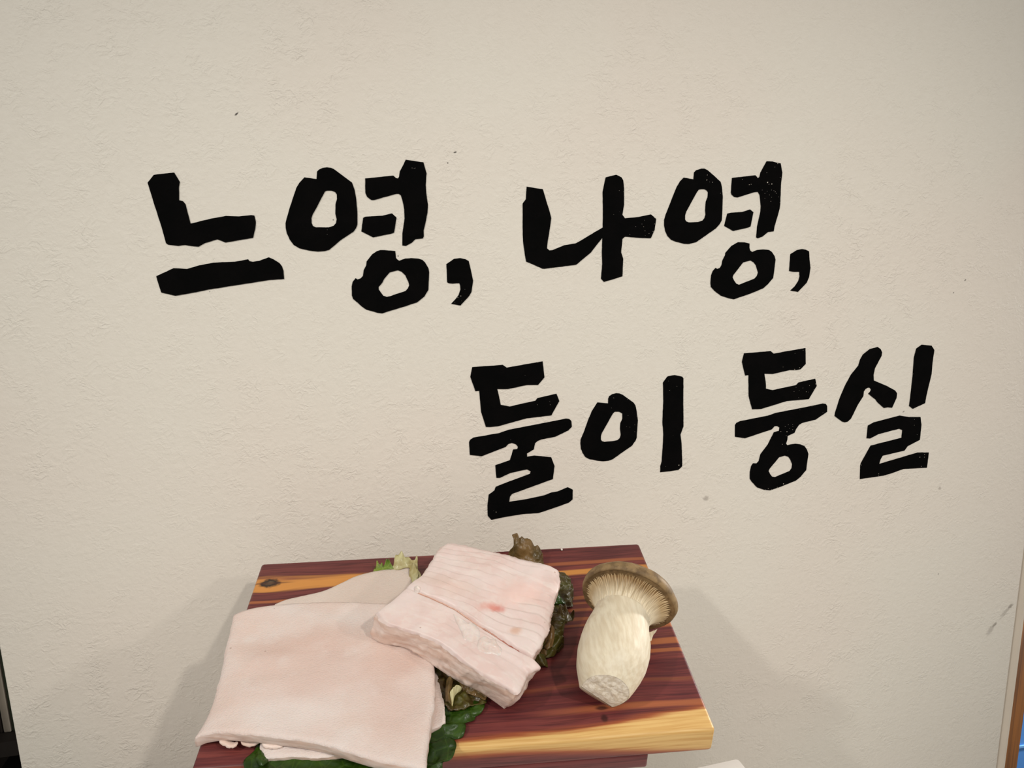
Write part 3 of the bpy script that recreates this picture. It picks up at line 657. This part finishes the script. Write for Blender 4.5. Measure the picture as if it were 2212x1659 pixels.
for j in range(nv):
    for i in range(nu):
        p = gt[j, i]; q = p[:2]
        dd = np.linalg.norm(cd - q, axis=1); k = int(dd.argmin()); dm = dd[k]; s = k / 159.
        tv = nrm(cd[min(k + 1, 159)] - cd[max(k - 1, 0)]); side = (q - cd[k]) @ np.array([-tv[1], tv[0]])
        e = min(1, min(i, nu - 1 - i, j, nv - 1 - j) / 5.)
        z = .0007 * fbm((q[0], q[1], 1), 60, 4) * (.3 + .7 * e)
        if side <= 0: z += .0003 * (min(((j / (nv - 1.) * 15.5 + .7 * fbm((q[0], q[1], 7), 28, 3)) % 1.0) / .8, (1 - (j / (nv - 1.) * 15.5 + .7 * fbm((q[0], q[1], 7), 28, 3)) % 1.0) / .2) - .5) * e
        if side > 0:                                             # far half: ridged by the knife, a little proud
            ph = (j / (nv - 1.) * 15.5 + .7 * fbm((q[0], q[1], 7), 28, 3) - i / nu * .8) % 1.0
            z += .0009 * max(.15, .75 + .9 * fbm((q[0], q[1], 9), 45, 2)) * (min(ph / .8, (1 - ph) / .2) - .5) * e
            z += .0010 * min(1, side / .003)
        z -= (.0014 + .0018 * s) * math.exp(-(dm / (.0009)) ** 2) * min(1, s * 8 + .2)
        gt[j, i, 2] += z
edge_round(gt, .0050, .0016)
ps = thing('pork_slab', 'thick ridged pork fat slab lying diagonally on top of the skin sheets', 'pork', 'pork pieces on the board')
block('slab_body', gt, gb, FAT, ps, rows=14, rim=.0005, bulge=.0004, rough=.0012, rs=190, side=CUTFACE)
# exposed cut line as a thin darker strip lying in the groove
def surf_z(q):
    d = ((gt[:, :, :2] - q) ** 2).sum(2); j, i = np.unravel_index(d.argmin(), d.shape); return gt[j, i, 2]
cl = catmull([bp(*p) for p in ((905,1285,.0335),(935,1297,.033),(975,1317,.031),(1005,1336,.030),(1035,1356,.029),(1070,1379,.027),(1100,1395,.026),(1130,1411,.025),(1153,1421,.024))], 90)
V, Fc = [], []
for i, p in enumerate(cl):
    t = nrm(cl[min(i + 1, 89)] - cl[max(i - 1, 0)])[:2]; sd = np.array([-t[1], t[0]]); w = .00022 + .00030 * (i / 89.); z = surf_z(p[:2]) + .0011
    for a, b in ((-1, 0), (0, .0002), (1, 0), (1, -.0012), (-1, -.0012)): V.append((p[0] + sd[0] * w * a, p[1] + sd[1] * w * a, z + b))
for i in range(89):
    for q in range(5): Fc.append((i * 5 + q, i * 5 + (q + 1) % 5, i * 5 + 5 + (q + 1) % 5, i * 5 + 5 + q))
Fc += [tuple(range(5)), tuple(445 + q for q in range(5))]
tag(mesh('cut_line', V, Fc, GROOVE, ps, smooth=False), 'thin reddish knife cut across the slab')
# soft lumps of fat on the near half
def lump(name, outline, h, hgt, parent, mat, seed, cpt=None):
    P = [bp(u, v, h) for u, v in outline]; P = catmull(P + [P[0]], 41)[:-1]; c = np.mean(P, 0); n = len(P); V, Fc = [], []; R = 9
    for k in range(R + 1):
        t = 1 - k / R
        for q in range(n):
            p = c + (P[q] - c) * t; z = surf_z(p[:2]) - .0004
            pr = (1 - t ** 1.8) * hgt * (1 + .9 * fbm((p[0] + seed, p[1], 0), 170, 2))
            V.append((p[0], p[1], z + pr + (.0006 if t < 1 else 0)))
    for k in range(R):
        for q in range(n): Fc.append((k * n + q, k * n + (q + 1) % n, (k + 1) * n + (q + 1) % n, (k + 1) * n + q))
    return mesh(name, V, Fc, mat, parent, smooth=True)
lump('fat_lump', [(978,1335),(996,1342),(1010,1352),(1025,1352),(1036,1365),(1038,1382),(1022,1392),(1003,1388),(996,1372),(986,1355)], .030, .0014, ps, CRUMB, 1)
lump('fat_lump', [(1032,1390),(1045,1382),(1062,1388),(1070,1385),(1076,1396),(1086,1404),(1080,1416),(1062,1416),(1048,1418),(1030,1408)], .028, .0012, ps, CRUMB, 2)
lump('fat_lump', [(894,1278),(902,1275),(909,1280),(905,1286),(896,1285)], .033, .0016, ps, CRUMB, 3)

# a crumb at the rear edge of the board
cb0 = bp(1213, 1188, .0)
bm = bmesh.new(); bmesh.ops.create_icosphere(bm, subdivisions=2, radius=.0010)
for v in bm.verts: v.co = Vector((v.co.x * .8, v.co.y * 1.3, v.co.z * .8)) * (1 + .4 * noise.noise(v.co * 900)); v.co += Vector((cb0[0], cb0[1], .0007))
me = bpy.data.meshes.new('pork_crumb'); bm.to_mesh(me); bm.free(); me.materials.append(CRUMB)
o = bpy.data.objects.new('pork_crumb', me); COL.objects.link(o); o.matrix_world = BM
tag(o, 'tiny pale crumb of pork at the rear edge of the board', 'crumb')

# ------------------------------------------------------------------ lettuce
def leaf_patch(name, near, far, left, right, mat, parent, nu=40, nv=24, ruf=.002, freq=160, seed=0, frill=None, thick=.0006, crinkle=.0012):
    g = coons(near, far, left, right, nu, nv)
    for j in range(nv):
        for i in range(nu):
            p = g[j, i].copy(); v = j / (nv - 1.); u = i / (nu - 1.)
            k = {'far': v, 'near': 1 - v, 'right': u, 'left': 1 - u, None: .4}[frill]
            g[j, i, 2] += crinkle * fbm((p[0] + seed, p[1] + seed, 0), freq, 3) + ruf * k * k * math.sin(((u if frill in ('far', 'near', None) else v)) * 26 + seed * 3 + 3 * fbm((p[0], p[1], seed), 90, 2))
            g[j, i, 0] += ruf * .5 * k * fbm((p[0], p[1], seed + 4), freq, 2); g[j, i, 1] += ruf * .5 * k * fbm((p[0], p[1], seed + 8), freq, 2)
            g[j, i, 2] = max(g[j, i, 2], .0009)
    b = g.copy(); b[:, :, 2] -= thick
    return block(name, g, b, mat, parent, rows=1, rim=.0)
# bright frilly tip behind the rear sheet
r = thing('lettuce_leaf', 'lime and cream lettuce tip sticking up behind the rear pork sheet', 'lettuce', 'lettuce leaves on the board')
leaf_patch('leaf_blade', [(806,1238,.004),(820,1234,.006),(838,1230,.007),(850,1228,.008)],
           [(812,1226,.004),(816,1214,.006),(828,1218,.007),(838,1204,.010),(842,1212,.010)],
           [(806,1238,.004),(808,1232,.004),(812,1226,.004)], [(850,1228,.008),(846,1220,.009),(842,1212,.010)], LEAF_LIME, r, nu=44, nv=20, ruf=.0016, frill='far', seed=1, crinkle=.0008)
leaf_patch('leaf_blade', [(836,1232,.006),(860,1230,.008),(884,1226,.009),(902,1250,.010)],
           [(852,1216,.010),(857,1196,.015),(866,1192,.015),(880,1206,.013),(894,1206,.015),(901,1205,.013),(902,1222,.012)],
           [(836,1232,.006),(846,1226,.008),(852,1216,.010)], [(902,1250,.010),(904,1236,.011),(902,1222,.012)], LEAF_PALE, r, nu=50, nv=22, ruf=.0016, frill='far', seed=2, crinkle=.0008)
leaf_patch('leaf_rib', [(884,1262,.004),(892,1268,.006),(900,1262,.008)], [(886,1214,.011),(893,1216,.014),(898,1224,.012)],
           [(884,1262,.004),(884,1240,.008),(886,1214,.011)], [(900,1262,.008),(910,1242,.010),(898,1224,.012)], LEAF_PALE, r, nu=14, nv=26, ruf=.001, seed=3)
# bronze leaf standing behind the slab
r = thing('lettuce_leaf', 'bronze brown lettuce leaf standing up behind the thick pork slab', 'lettuce', 'lettuce leaves on the board')
leaf_patch('leaf_blade', [(1096,1206,.004),(1120,1214,.006),(1150,1222,.006),(1176,1226,.003)],
           [(1106,1153,.020),(1114,1153,.021),(1130,1164,.020),(1140,1161,.020),(1146,1168,.018),(1160,1178,.014),(1170,1188,.010),(1173,1196,.006)],
           [(1096,1206,.004),(1100,1190,.010),(1110,1175,.016),(1106,1153,.020)], [(1176,1226,.003),(1174,1210,.004),(1173,1196,.006)], LEAF_BROWN, r, nu=48, nv=36, ruf=.0010, frill='far', seed=4, crinkle=.0016)
# dark ruffled clump between slab and mushroom
r = thing('lettuce_leaf', 'dark ruffled lettuce leaf crumpled between the pork slab and mushroom', 'lettuce', 'lettuce leaves on the board')
leaf_patch('leaf_blade', [(1170,1320,.004),(1195,1320,.006),(1225,1312,.004),(1238,1305,.002)], [(1180,1236,.006),(1205,1236,.008),(1218,1240,.006),(1228,1250,.003)],
           [(1170,1320,.004),(1175,1280,.005),(1180,1236,.006)], [(1238,1305,.002),(1239,1280,.0025),(1236,1260,.003),(1228,1250,.003)], LEAF_DARK, r, nu=30, nv=40, ruf=.002, frill='right', seed=5, crinkle=.002)
leaf_patch('leaf_fold', [(1175,1305,.008),(1195,1304,.009),(1222,1304,.006)], [(1190,1284,.009),(1206,1283,.011),(1216,1292,.008)],
           [(1175,1305,.008),(1182,1294,.009),(1190,1284,.009)], [(1222,1304,.006),(1220,1298,.007),(1216,1292,.008)], LEAF_GREEN, r, nu=24, nv=16, ruf=.001, seed=6)
leaf_patch('leaf_fold', [(1175,1345,.004),(1200,1348,.006),(1222,1345,.006),(1238,1336,.003)], [(1180,1316,.009),(1200,1315,.013),(1220,1309,.013),(1239,1325,.006)],
           [(1175,1345,.004),(1176,1330,.007),(1180,1316,.009)], [(1238,1336,.003),(1241,1330,.004),(1239,1325,.006)], LEAF_DARK, r, nu=36, nv=22, ruf=.003, frill='far', seed=7, crinkle=.002)
leaf_patch('leaf_fold', [(1160,1412,.003),(1178,1418,.004),(1196,1414,.004),(1206,1404,.002)], [(1178,1340,.008),(1196,1336,.010),(1215,1340,.010),(1226,1337,.009)],
           [(1160,1412,.003),(1166,1380,.006),(1178,1340,.008)], [(1206,1404,.002),(1216,1392,.003),(1217,1365,.006),(1226,1337,.009)], LEAF_DARK, r, nu=30, nv=40, ruf=.0028, frill='right', seed=8, crinkle=.0022)
leaf_patch('leaf_fold', [(1172,1400,.004),(1182,1402,.007),(1193,1396,.007)], [(1186,1354,.010),(1192,1350,.013),(1198,1356,.011)],
           [(1172,1400,.004),(1180,1375,.008),(1186,1354,.010)], [(1193,1396,.007),(1198,1375,.009),(1198,1356,.011)], LEAF_BROWN, r, nu=14, nv=30, ruf=.0006, seed=9)
leaf_patch('leaf_fold', [(1168,1440,.001),(1176,1438,.003),(1184,1440,.001)], [(1154,1418,.005),(1165,1408,.008),(1178,1420,.004)],
           [(1168,1440,.001),(1158,1432,.003),(1154,1418,.005)], [(1184,1440,.001),(1182,1428,.002),(1178,1420,.004)], LEAF_DARK, r, nu=22, nv=22, ruf=.0006, seed=10)
leaf_patch('leaf_fold', [(1172,1416,.003),(1184,1414,.004),(1196,1406,.003)], [(1168,1402,.005),(1184,1400,.006),(1198,1400,.004)],
           [(1172,1416,.003),(1168,1410,.004),(1168,1402,.005)], [(1196,1406,.003),(1199,1403,.003),(1198,1400,.004)], LEAF_BROWN, r, nu=22, nv=10, ruf=.0006, seed=11)
# folded olive leaf in the shadow below the slab
r = thing('lettuce_leaf', 'folded olive brown lettuce leaf in the shadow below the pork slab', 'lettuce', 'lettuce leaves on the board')
leaf_patch('leaf_blade', [(950,1520,.003),(975,1535,.004),(1000,1530,.005),(1050,1520,.002)], [(935,1440,.006),(980,1455,.006),(1020,1480,.005),(1054,1498,.003)],
           [(950,1520,.003),(942,1480,.005),(935,1440,.006)], [(1050,1520,.002),(1053,1508,.002),(1054,1498,.003)], LEAF_DARK, r, nu=40, nv=30, ruf=.002, seed=12, crinkle=.002)
leaf_patch('leaf_fold', [(963,1516,.006),(970,1518,.008),(978,1526,.006)], [(966,1466,.009),(973,1461,.012),(979,1470,.010)],
           [(963,1516,.006),(962,1490,.008),(966,1466,.009)], [(978,1526,.006),(974,1500,.009),(979,1470,.010)], LEAF_BROWN, r, nu=12, nv=26, ruf=.0008, seed=13)
leaf_patch('leaf_fold', [(974,1520,.006),(978,1524,.007),(984,1500,.008),(996,1490,.008)], [(972,1496,.010),(980,1486,.011),(988,1480,.011),(996,1484,.010)],
           [(974,1520,.006),(972,1508,.008),(972,1496,.010)], [(996,1490,.008),(997,1487,.009),(996,1484,.010)], LEAF_PALE, r, nu=26, nv=12, ruf=.0008, seed=14)
leaf_patch('leaf_fold', [(1000,1492,.006),(1020,1500,.006),(1048,1512,.004)], [(992,1468,.008),(1020,1480,.008),(1052,1502,.005)],
           [(1000,1492,.006),(995,1480,.007),(992,1468,.008)], [(1048,1512,.004),(1051,1507,.004),(1052,1502,.005)], LEAF_BROWN, r, nu=26, nv=12, ruf=.001, seed=15)
# the large green leaf under everything
r = thing('lettuce_leaf', 'large glossy dark green leaf hanging over the front edge of the board', 'lettuce', 'lettuce leaves on the board')
leaf_patch('leaf_blade', [(540,1690,.0030),(620,1694,.0030),(720,1694,.0034),(820,1692,.0036),(900,1690,.0036),(955,1670,.0030)],
           [(600,1560,.0016),(700,1530,.0016),(800,1510,.0018),(900,1500,.0018),(960,1504,.0022),(1005,1512,.0030),(1030,1507,.0035),(1047,1506,.0025)],
           [(540,1690,.0030),(526,1652,.0030),(531,1635,.0030),(548,1620,.0028),(562,1596,.0020),(600,1560,.0016)],
           [(955,1670,.0030),(957,1646,.0030),(973,1643,.0028),(983,1626,.0028),(986,1602,.0028),(974,1593,.0030),(1000,1588,.0020),(1007,1570,.0020),(1003,1561,.0030),(1024,1554,.0020),(1028,1544,.0020),(1040,1540,.0018),(1046,1530,.0020),(1047,1506,.0025)],
           LEAF_GREEN, r, nu=90, nv=80, ruf=.0007, frill='right', seed=16, freq=120, crinkle=.0015)
leaf_patch('leaf_fold', [(556,1652,.004),(566,1655,.006),(580,1646,.004)], [(553,1628,.004),(562,1620,.0055),(574,1634,.004)],
           [(556,1652,.004),(552,1640,.005),(553,1628,.004)], [(580,1646,.004),(578,1640,.005),(574,1634,.004)], LEAF_GREEN, r, nu=14, nv=16, ruf=.0006, seed=17)

# ------------------------------------------------------------------ mushroom
mu = thing('king_oyster_mushroom', 'whole king oyster mushroom with white stem and brown cap on the board', 'mushroom')
UPS, LOS = .95, .86                          # the cap is flattened where it rests on the board
def rings(name, R, mat, parent, n=56, wob=.0, ws=60, close=(True, True), sq=0.0, build=True):
    V, Fc = [], []
    for (c, ax, ru, rv) in R:
        ax = nrm(np.array(ax)); U = nrm(np.cross(ax, np.array([0, 0, 1.]))); Vv = np.cross(U, ax)
        for q in range(n):
            a = q * 2 * math.pi / n; k = 1 + sq * (((UPS if math.sin(a) > 0 else LOS)) - 1)
            d = U * math.cos(a) * ru + Vv * math.sin(a) * rv * k
            p = np.array(c) + d
            if wob: p = p + d * wob * fbm(p, ws, 3)
            V.append(p)
    m = len(R)
    for k in range(m - 1):
        for q in range(n): Fc.append((k * n + q, k * n + (q + 1) % n, (k + 1) * n + (q + 1) % n, (k + 1) * n + q))
    if close[0]: Fc.append(tuple(range(n)))
    if close[1]: Fc.append(tuple((m - 1) * n + q for q in range(n)))
    return mesh(name, V, Fc, mat, parent, smooth=True), np.array(V).reshape(m, n, 3)
# stations along the stem: image centre, height of the axis, half widths
st = [((1290,1506), .0128, .0112, .0108), ((1300,1484), .0160, .0150, .0148), ((1308,1462), .0184, .0176, .0174), ((1316,1440), .0203, .0194, .0191),
      ((1323,1418), .0214, .0204, .0199), ((1328,1397), .0221, .0206, .0200), ((1333,1376), .0228, .0199, .0194), ((1337,1358), .0236, .0185, .0184), ((1341,1342), .0244, .0173, .0173),
      ((1345,1329), .0250, .0166, .0166)]
cs = np.array([bp(c[0], c[1], h - .0016) for c, h, _, _ in st])
R = []
for i in range(len(cs)):
    ax = nrm(cs[min(i + 1, len(cs) - 1)] - cs[max(i - 1, 0)])
    R.append((cs[i], ax, st[i][2], st[i][3]))
def dens(R, k=4):
    A_ = np.array([np.r_[c, nrm(np.array(a)), ru, rv] for c, a, ru, rv in R]); D = catmull(A_, (len(R) - 1) * k + 1)
    return [(d[:3], d[3:6], d[6], d[7]) for d in D]
axn = nrm(cs[-1] - cs[-4]); nk = cs[-1]
axn = nrm(axn + np.array([0.02, 0, .05]))
# gill cone and cap share this profile: distance along the axis, radius
prof = [(-.0015, .0166), (.0012, .0171), (.0040, .0182), (.0066, .0200), (.0086, .0224), (.0097, .0248), (.0100, .0268), (.0096, .0280)]
capp = [(.0094, .0283), (.0090, .0289), (.0096, .0296), (.0112, .0302), (.0136, .0301), (.0162, .0289), (.0186, .0264), (.0206, .0224), (.0221, .0168), (.0230, .0096), (.0233, .0028)]
SX, SY = 1.0, 1.0
off = lambda r: np.array([.0012, 0, 0.0015]) * max(0, (r - .017) / .012)
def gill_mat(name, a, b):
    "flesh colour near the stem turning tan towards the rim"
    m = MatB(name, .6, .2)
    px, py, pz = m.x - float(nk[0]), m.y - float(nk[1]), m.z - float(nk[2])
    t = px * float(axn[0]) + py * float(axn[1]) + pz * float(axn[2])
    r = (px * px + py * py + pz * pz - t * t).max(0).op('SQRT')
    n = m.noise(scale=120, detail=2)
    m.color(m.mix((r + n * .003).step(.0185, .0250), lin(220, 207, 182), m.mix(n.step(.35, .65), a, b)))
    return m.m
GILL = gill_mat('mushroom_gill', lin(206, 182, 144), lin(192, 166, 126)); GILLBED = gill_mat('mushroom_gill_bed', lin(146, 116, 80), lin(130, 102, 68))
stem, _ = rings('stem', dens(R, 5) + [(nk + axn * .0012, axn, .0165, .0165)], STEM, mu, wob=.035, ws=55)
bedr = [(nk + axn * s + off(r), axn, r * SX, r * SY) for s, r in [(-.005, .0158)] + prof + [(.0091, .0286)]]
bed, GV = rings('gill_bed', dens(bedr, 3), GILLBED, mu, n=72, wob=.02, ws=40, close=(True, False), sq=1.0)
capo, _ = rings('cap', [(nk + axn * s + off(r), axn, r * SX, r * SY) for s, r in capp], CAPM, mu, n=72, wob=.035, ws=42, sq=1.0)
# gills: thin ribs running out to the rim
V, Fc = [], []
Ua = nrm(np.cross(axn, np.array([0, 0, 1.]))); Va = np.cross(Ua, axn)
NP = 18
fine = catmull(np.array([(s, r, 0) for s, r in prof]), NP)
NG = 150
for k in range(NG):
    a = 2 * math.pi * (k + random.uniform(-.22, .22)) / NG
    start = random.choice((0, 2, 3, 5)); base = len(V); rows = 0
    for i in range(start, NP):
        s, rr = fine[i, 0], fine[i, 1]; t = (i - start) / (NP - 1. - start); tt = i / (NP - 1.)
        aa = a + .03 * math.sin(k * 1.7) * tt + .012 * math.sin(tt * 9 + k)
        d = Ua * math.cos(aa) * SX + Va * math.sin(aa) * (UPS if math.sin(aa) > 0 else LOS); tn = -Ua * math.sin(aa) + Va * math.cos(aa)
        p = nk + axn * s + off(rr) + d * rr * (1 + .02 * fbm(nk + axn * s + d * rr, 40, 3))
        ds = nrm(fine[min(i + 1, NP - 1), :2] - fine[max(i - 1, 0), :2]); nn = d * ds[0] - axn * ds[1]
        hgt = .0009 * math.sin(math.pi * min(1, .03 + .97 * t)) ** .7; w = .00030 + .00016 * tt
        V += [p - tn * w - nn * .0003, p + nn * hgt, p + tn * w - nn * .0003]; rows += 1
    for i in range(rows - 1):
        b = base + i * 3
        Fc += [(b, b + 1, b + 4, b + 3), (b + 1, b + 2, b + 5, b + 4), (b + 2, b, b + 3, b + 5)]
    Fc += [(base, base + 1, base + 2), (base + 3 * rows - 1, base + 3 * rows - 2, base + 3 * rows - 3)]
tag(mesh('gills', V, Fc, GILL, mu), 'fine cream gills fanning out under the cap', kind='stuff')
# the stem is sliced off obliquely at its base; the rough cut end is a part of its own
q_top, q_bot, q_l, q_r = bp(1275, 1450, .030), bp(1307, 1524, .004), bp(1244, 1488, .016), bp(1329, 1502, .015)
pc = (q_top + q_bot + q_l + q_r) / 4; pn = nrm(np.cross(q_r - q_l, q_top - q_bot))
pn = pn if pn[1] < 0 else -pn                                   # towards the viewer
bm = bmesh.new(); bm.from_mesh(stem.data)
r_ = bmesh.ops.bisect_plane(bm, geom=bm.verts[:] + bm.edges[:] + bm.faces[:], plane_co=Vector(pc), plane_no=Vector(pn), clear_outer=True)
loop = [e for e in r_['geom_cut'] if isinstance(e, bmesh.types.BMVert)]
lp = np.array([v.co[:] for v in loop]); bm.to_mesh(stem.data); bm.free()
stem.data.polygons.foreach_set('use_smooth', [True] * len(stem.data.polygons))
cc = lp.mean(0); ex = nrm(np.cross(pn, np.array([0, 0, 1.]))); ey = np.cross(pn, ex)
ang = np.arctan2((lp - cc) @ ey, (lp - cc) @ ex); lp = lp[np.argsort(ang)]
V, Fc = [], []; n = len(lp); K = 9
for k in range(K):
    t = 1 - k / (K - 1.)
    for q in range(n):
        p = cc + (lp[q] - cc) * t
        V.append(p + pn * (.0010 * (1 - t ** 4) * (.4 + fbm(p, 260, 3)) - .0002))
for k in range(K - 1):
    for q in range(n): Fc.append((k * n + q, k * n + (q + 1) % n, (k + 1) * n + (q + 1) % n, (k + 1) * n + q))
tag(mesh('cut_end', V, Fc, CUT, mu, smooth=True), 'rough cut end of the stem')
# torn shred on the right side
t0, t1, t2 = bp(1404, 1372, .018), bp(1414, 1362, .020), bp(1420, 1360, .021)
V = [bp(1402,1366,.019), bp(1408,1364,.020), bp(1411,1362,.021), bp(1414,1362,.021), bp(1420,1358.5,.022), bp(1417,1365,.020), bp(1411,1372,.018), bp(1407,1384,.016), bp(1402,1384,.016)]
n = len(V); V = V + [p + np.array([-.0004, .0006, -.0012]) for p in V]
Fc = [tuple(range(n)), tuple(range(2 * n - 1, n - 1, -1))] + [(i, (i + 1) % n, n + (i + 1) % n, n + i) for i in range(n)]
tag(mesh('torn_shred', V, Fc, STEM, mu), 'torn white shred on the stem')

# ------------------------------------------------------------------ beyond the partition
def wx(u, v, y): return wall_pt(u, v, y)
Y = .42
x0, x1 = -.95, -.36
sh = tag(empty('dark_bookcase'), 'dark bookcase in the gap left of the white wall', 'bookcase')
zs = float(wx(20, 1592, Y)[2])
box('back_panel', (x0, Y + .27, ZF), (x1, Y + .29, .1), DARKW, sh)
box('shelf_board', (x0, Y - .01, zs - .022), (x1, Y + .27, zs), DARKW, sh)
box('shelf_board', (x0, Y - .01, zs + .30), (x1, Y + .27, zs + .322), DARKW, sh)
box('shelf_board', (x0, Y - .01, ZF + .02), (x1, Y + .27, ZF + .042), DARKW, sh)
box('side_panel', (x0 - .02, Y - .01, ZF), (x0, Y + .29, .1), DARKW, sh)
box('side_panel', (x1, Y - .01, ZF), (x1 + .02, Y + .29, .1), DARKW, sh)
def binder(u0, u1, v, ztop, mat, label, band=None, lean=0):
    a = wx(u0, v, Y + .01)[0]; b = wx(u1, v, Y + .01)[0]
    r = empty('binder'); r.location = (a, Y + .01, zs); r.rotation_euler = (0, lean, 0)
    tag(r, label, 'binder', 'binders on the dark bookcase')
    box('binder_cover', (0, 0, .0), (float(b - a), .20, ztop), mat, r, bevel=.002, seg=2)
    if band: box('spine_label', (.002, -.001, ztop - .06), (float(b - a) - .002, .001, ztop - .02), band, r)
    return r
binder(-2, 8, 1590, .22, DARKW, 'black binder cut off by the left picture edge, beside the grey one')
binder(9, 27, 1590, .17, GREYP, 'grey binder with orange label beside the white wall', band=ORANGE)
binder(28.5, 44, 1590, .12, DGREEN, 'short dark binder nearest the white wall edge')
bx0 = wx(-10, 1640, Y + .02)[0]; bx1 = wx(60, 1640, Y + .02)[0]
cr = tag(empty('storage_crate'), 'dark grey crate under the binders in the left gap', 'crate')
box('crate_body', (float(bx0), Y + .02, ZF + .042), (float(bx1), Y + .24, zs - .09), plain('crate_plastic', lin(64, 58, 52), .6, .3, .4, 14), cr, bevel=.006)
box('crate_lid', (float(bx0) - .006, Y + .012, zs - .09), (float(bx1) + .006, Y + .248, zs - .07), DARKW, cr, bevel=.004)
Yb = .36
pz = float(wx(2205, 1612, Yb)[2])
bl = tag(empty('blue_board'), 'bright blue board behind the brown wooden edge at the right', 'board')
box('blue_sheet', (XB - .03, Yb, ZF), (XB + .5, Yb + .012, ZT - .05), BLUE, bl, bevel=.001)
box('seam_strip', (XB - .028, Yb - .002, pz - .002), (XB + .498, Yb + .001, pz + .002), plain('pale_blue_strip', lin(112, 168, 230), .5), bl)
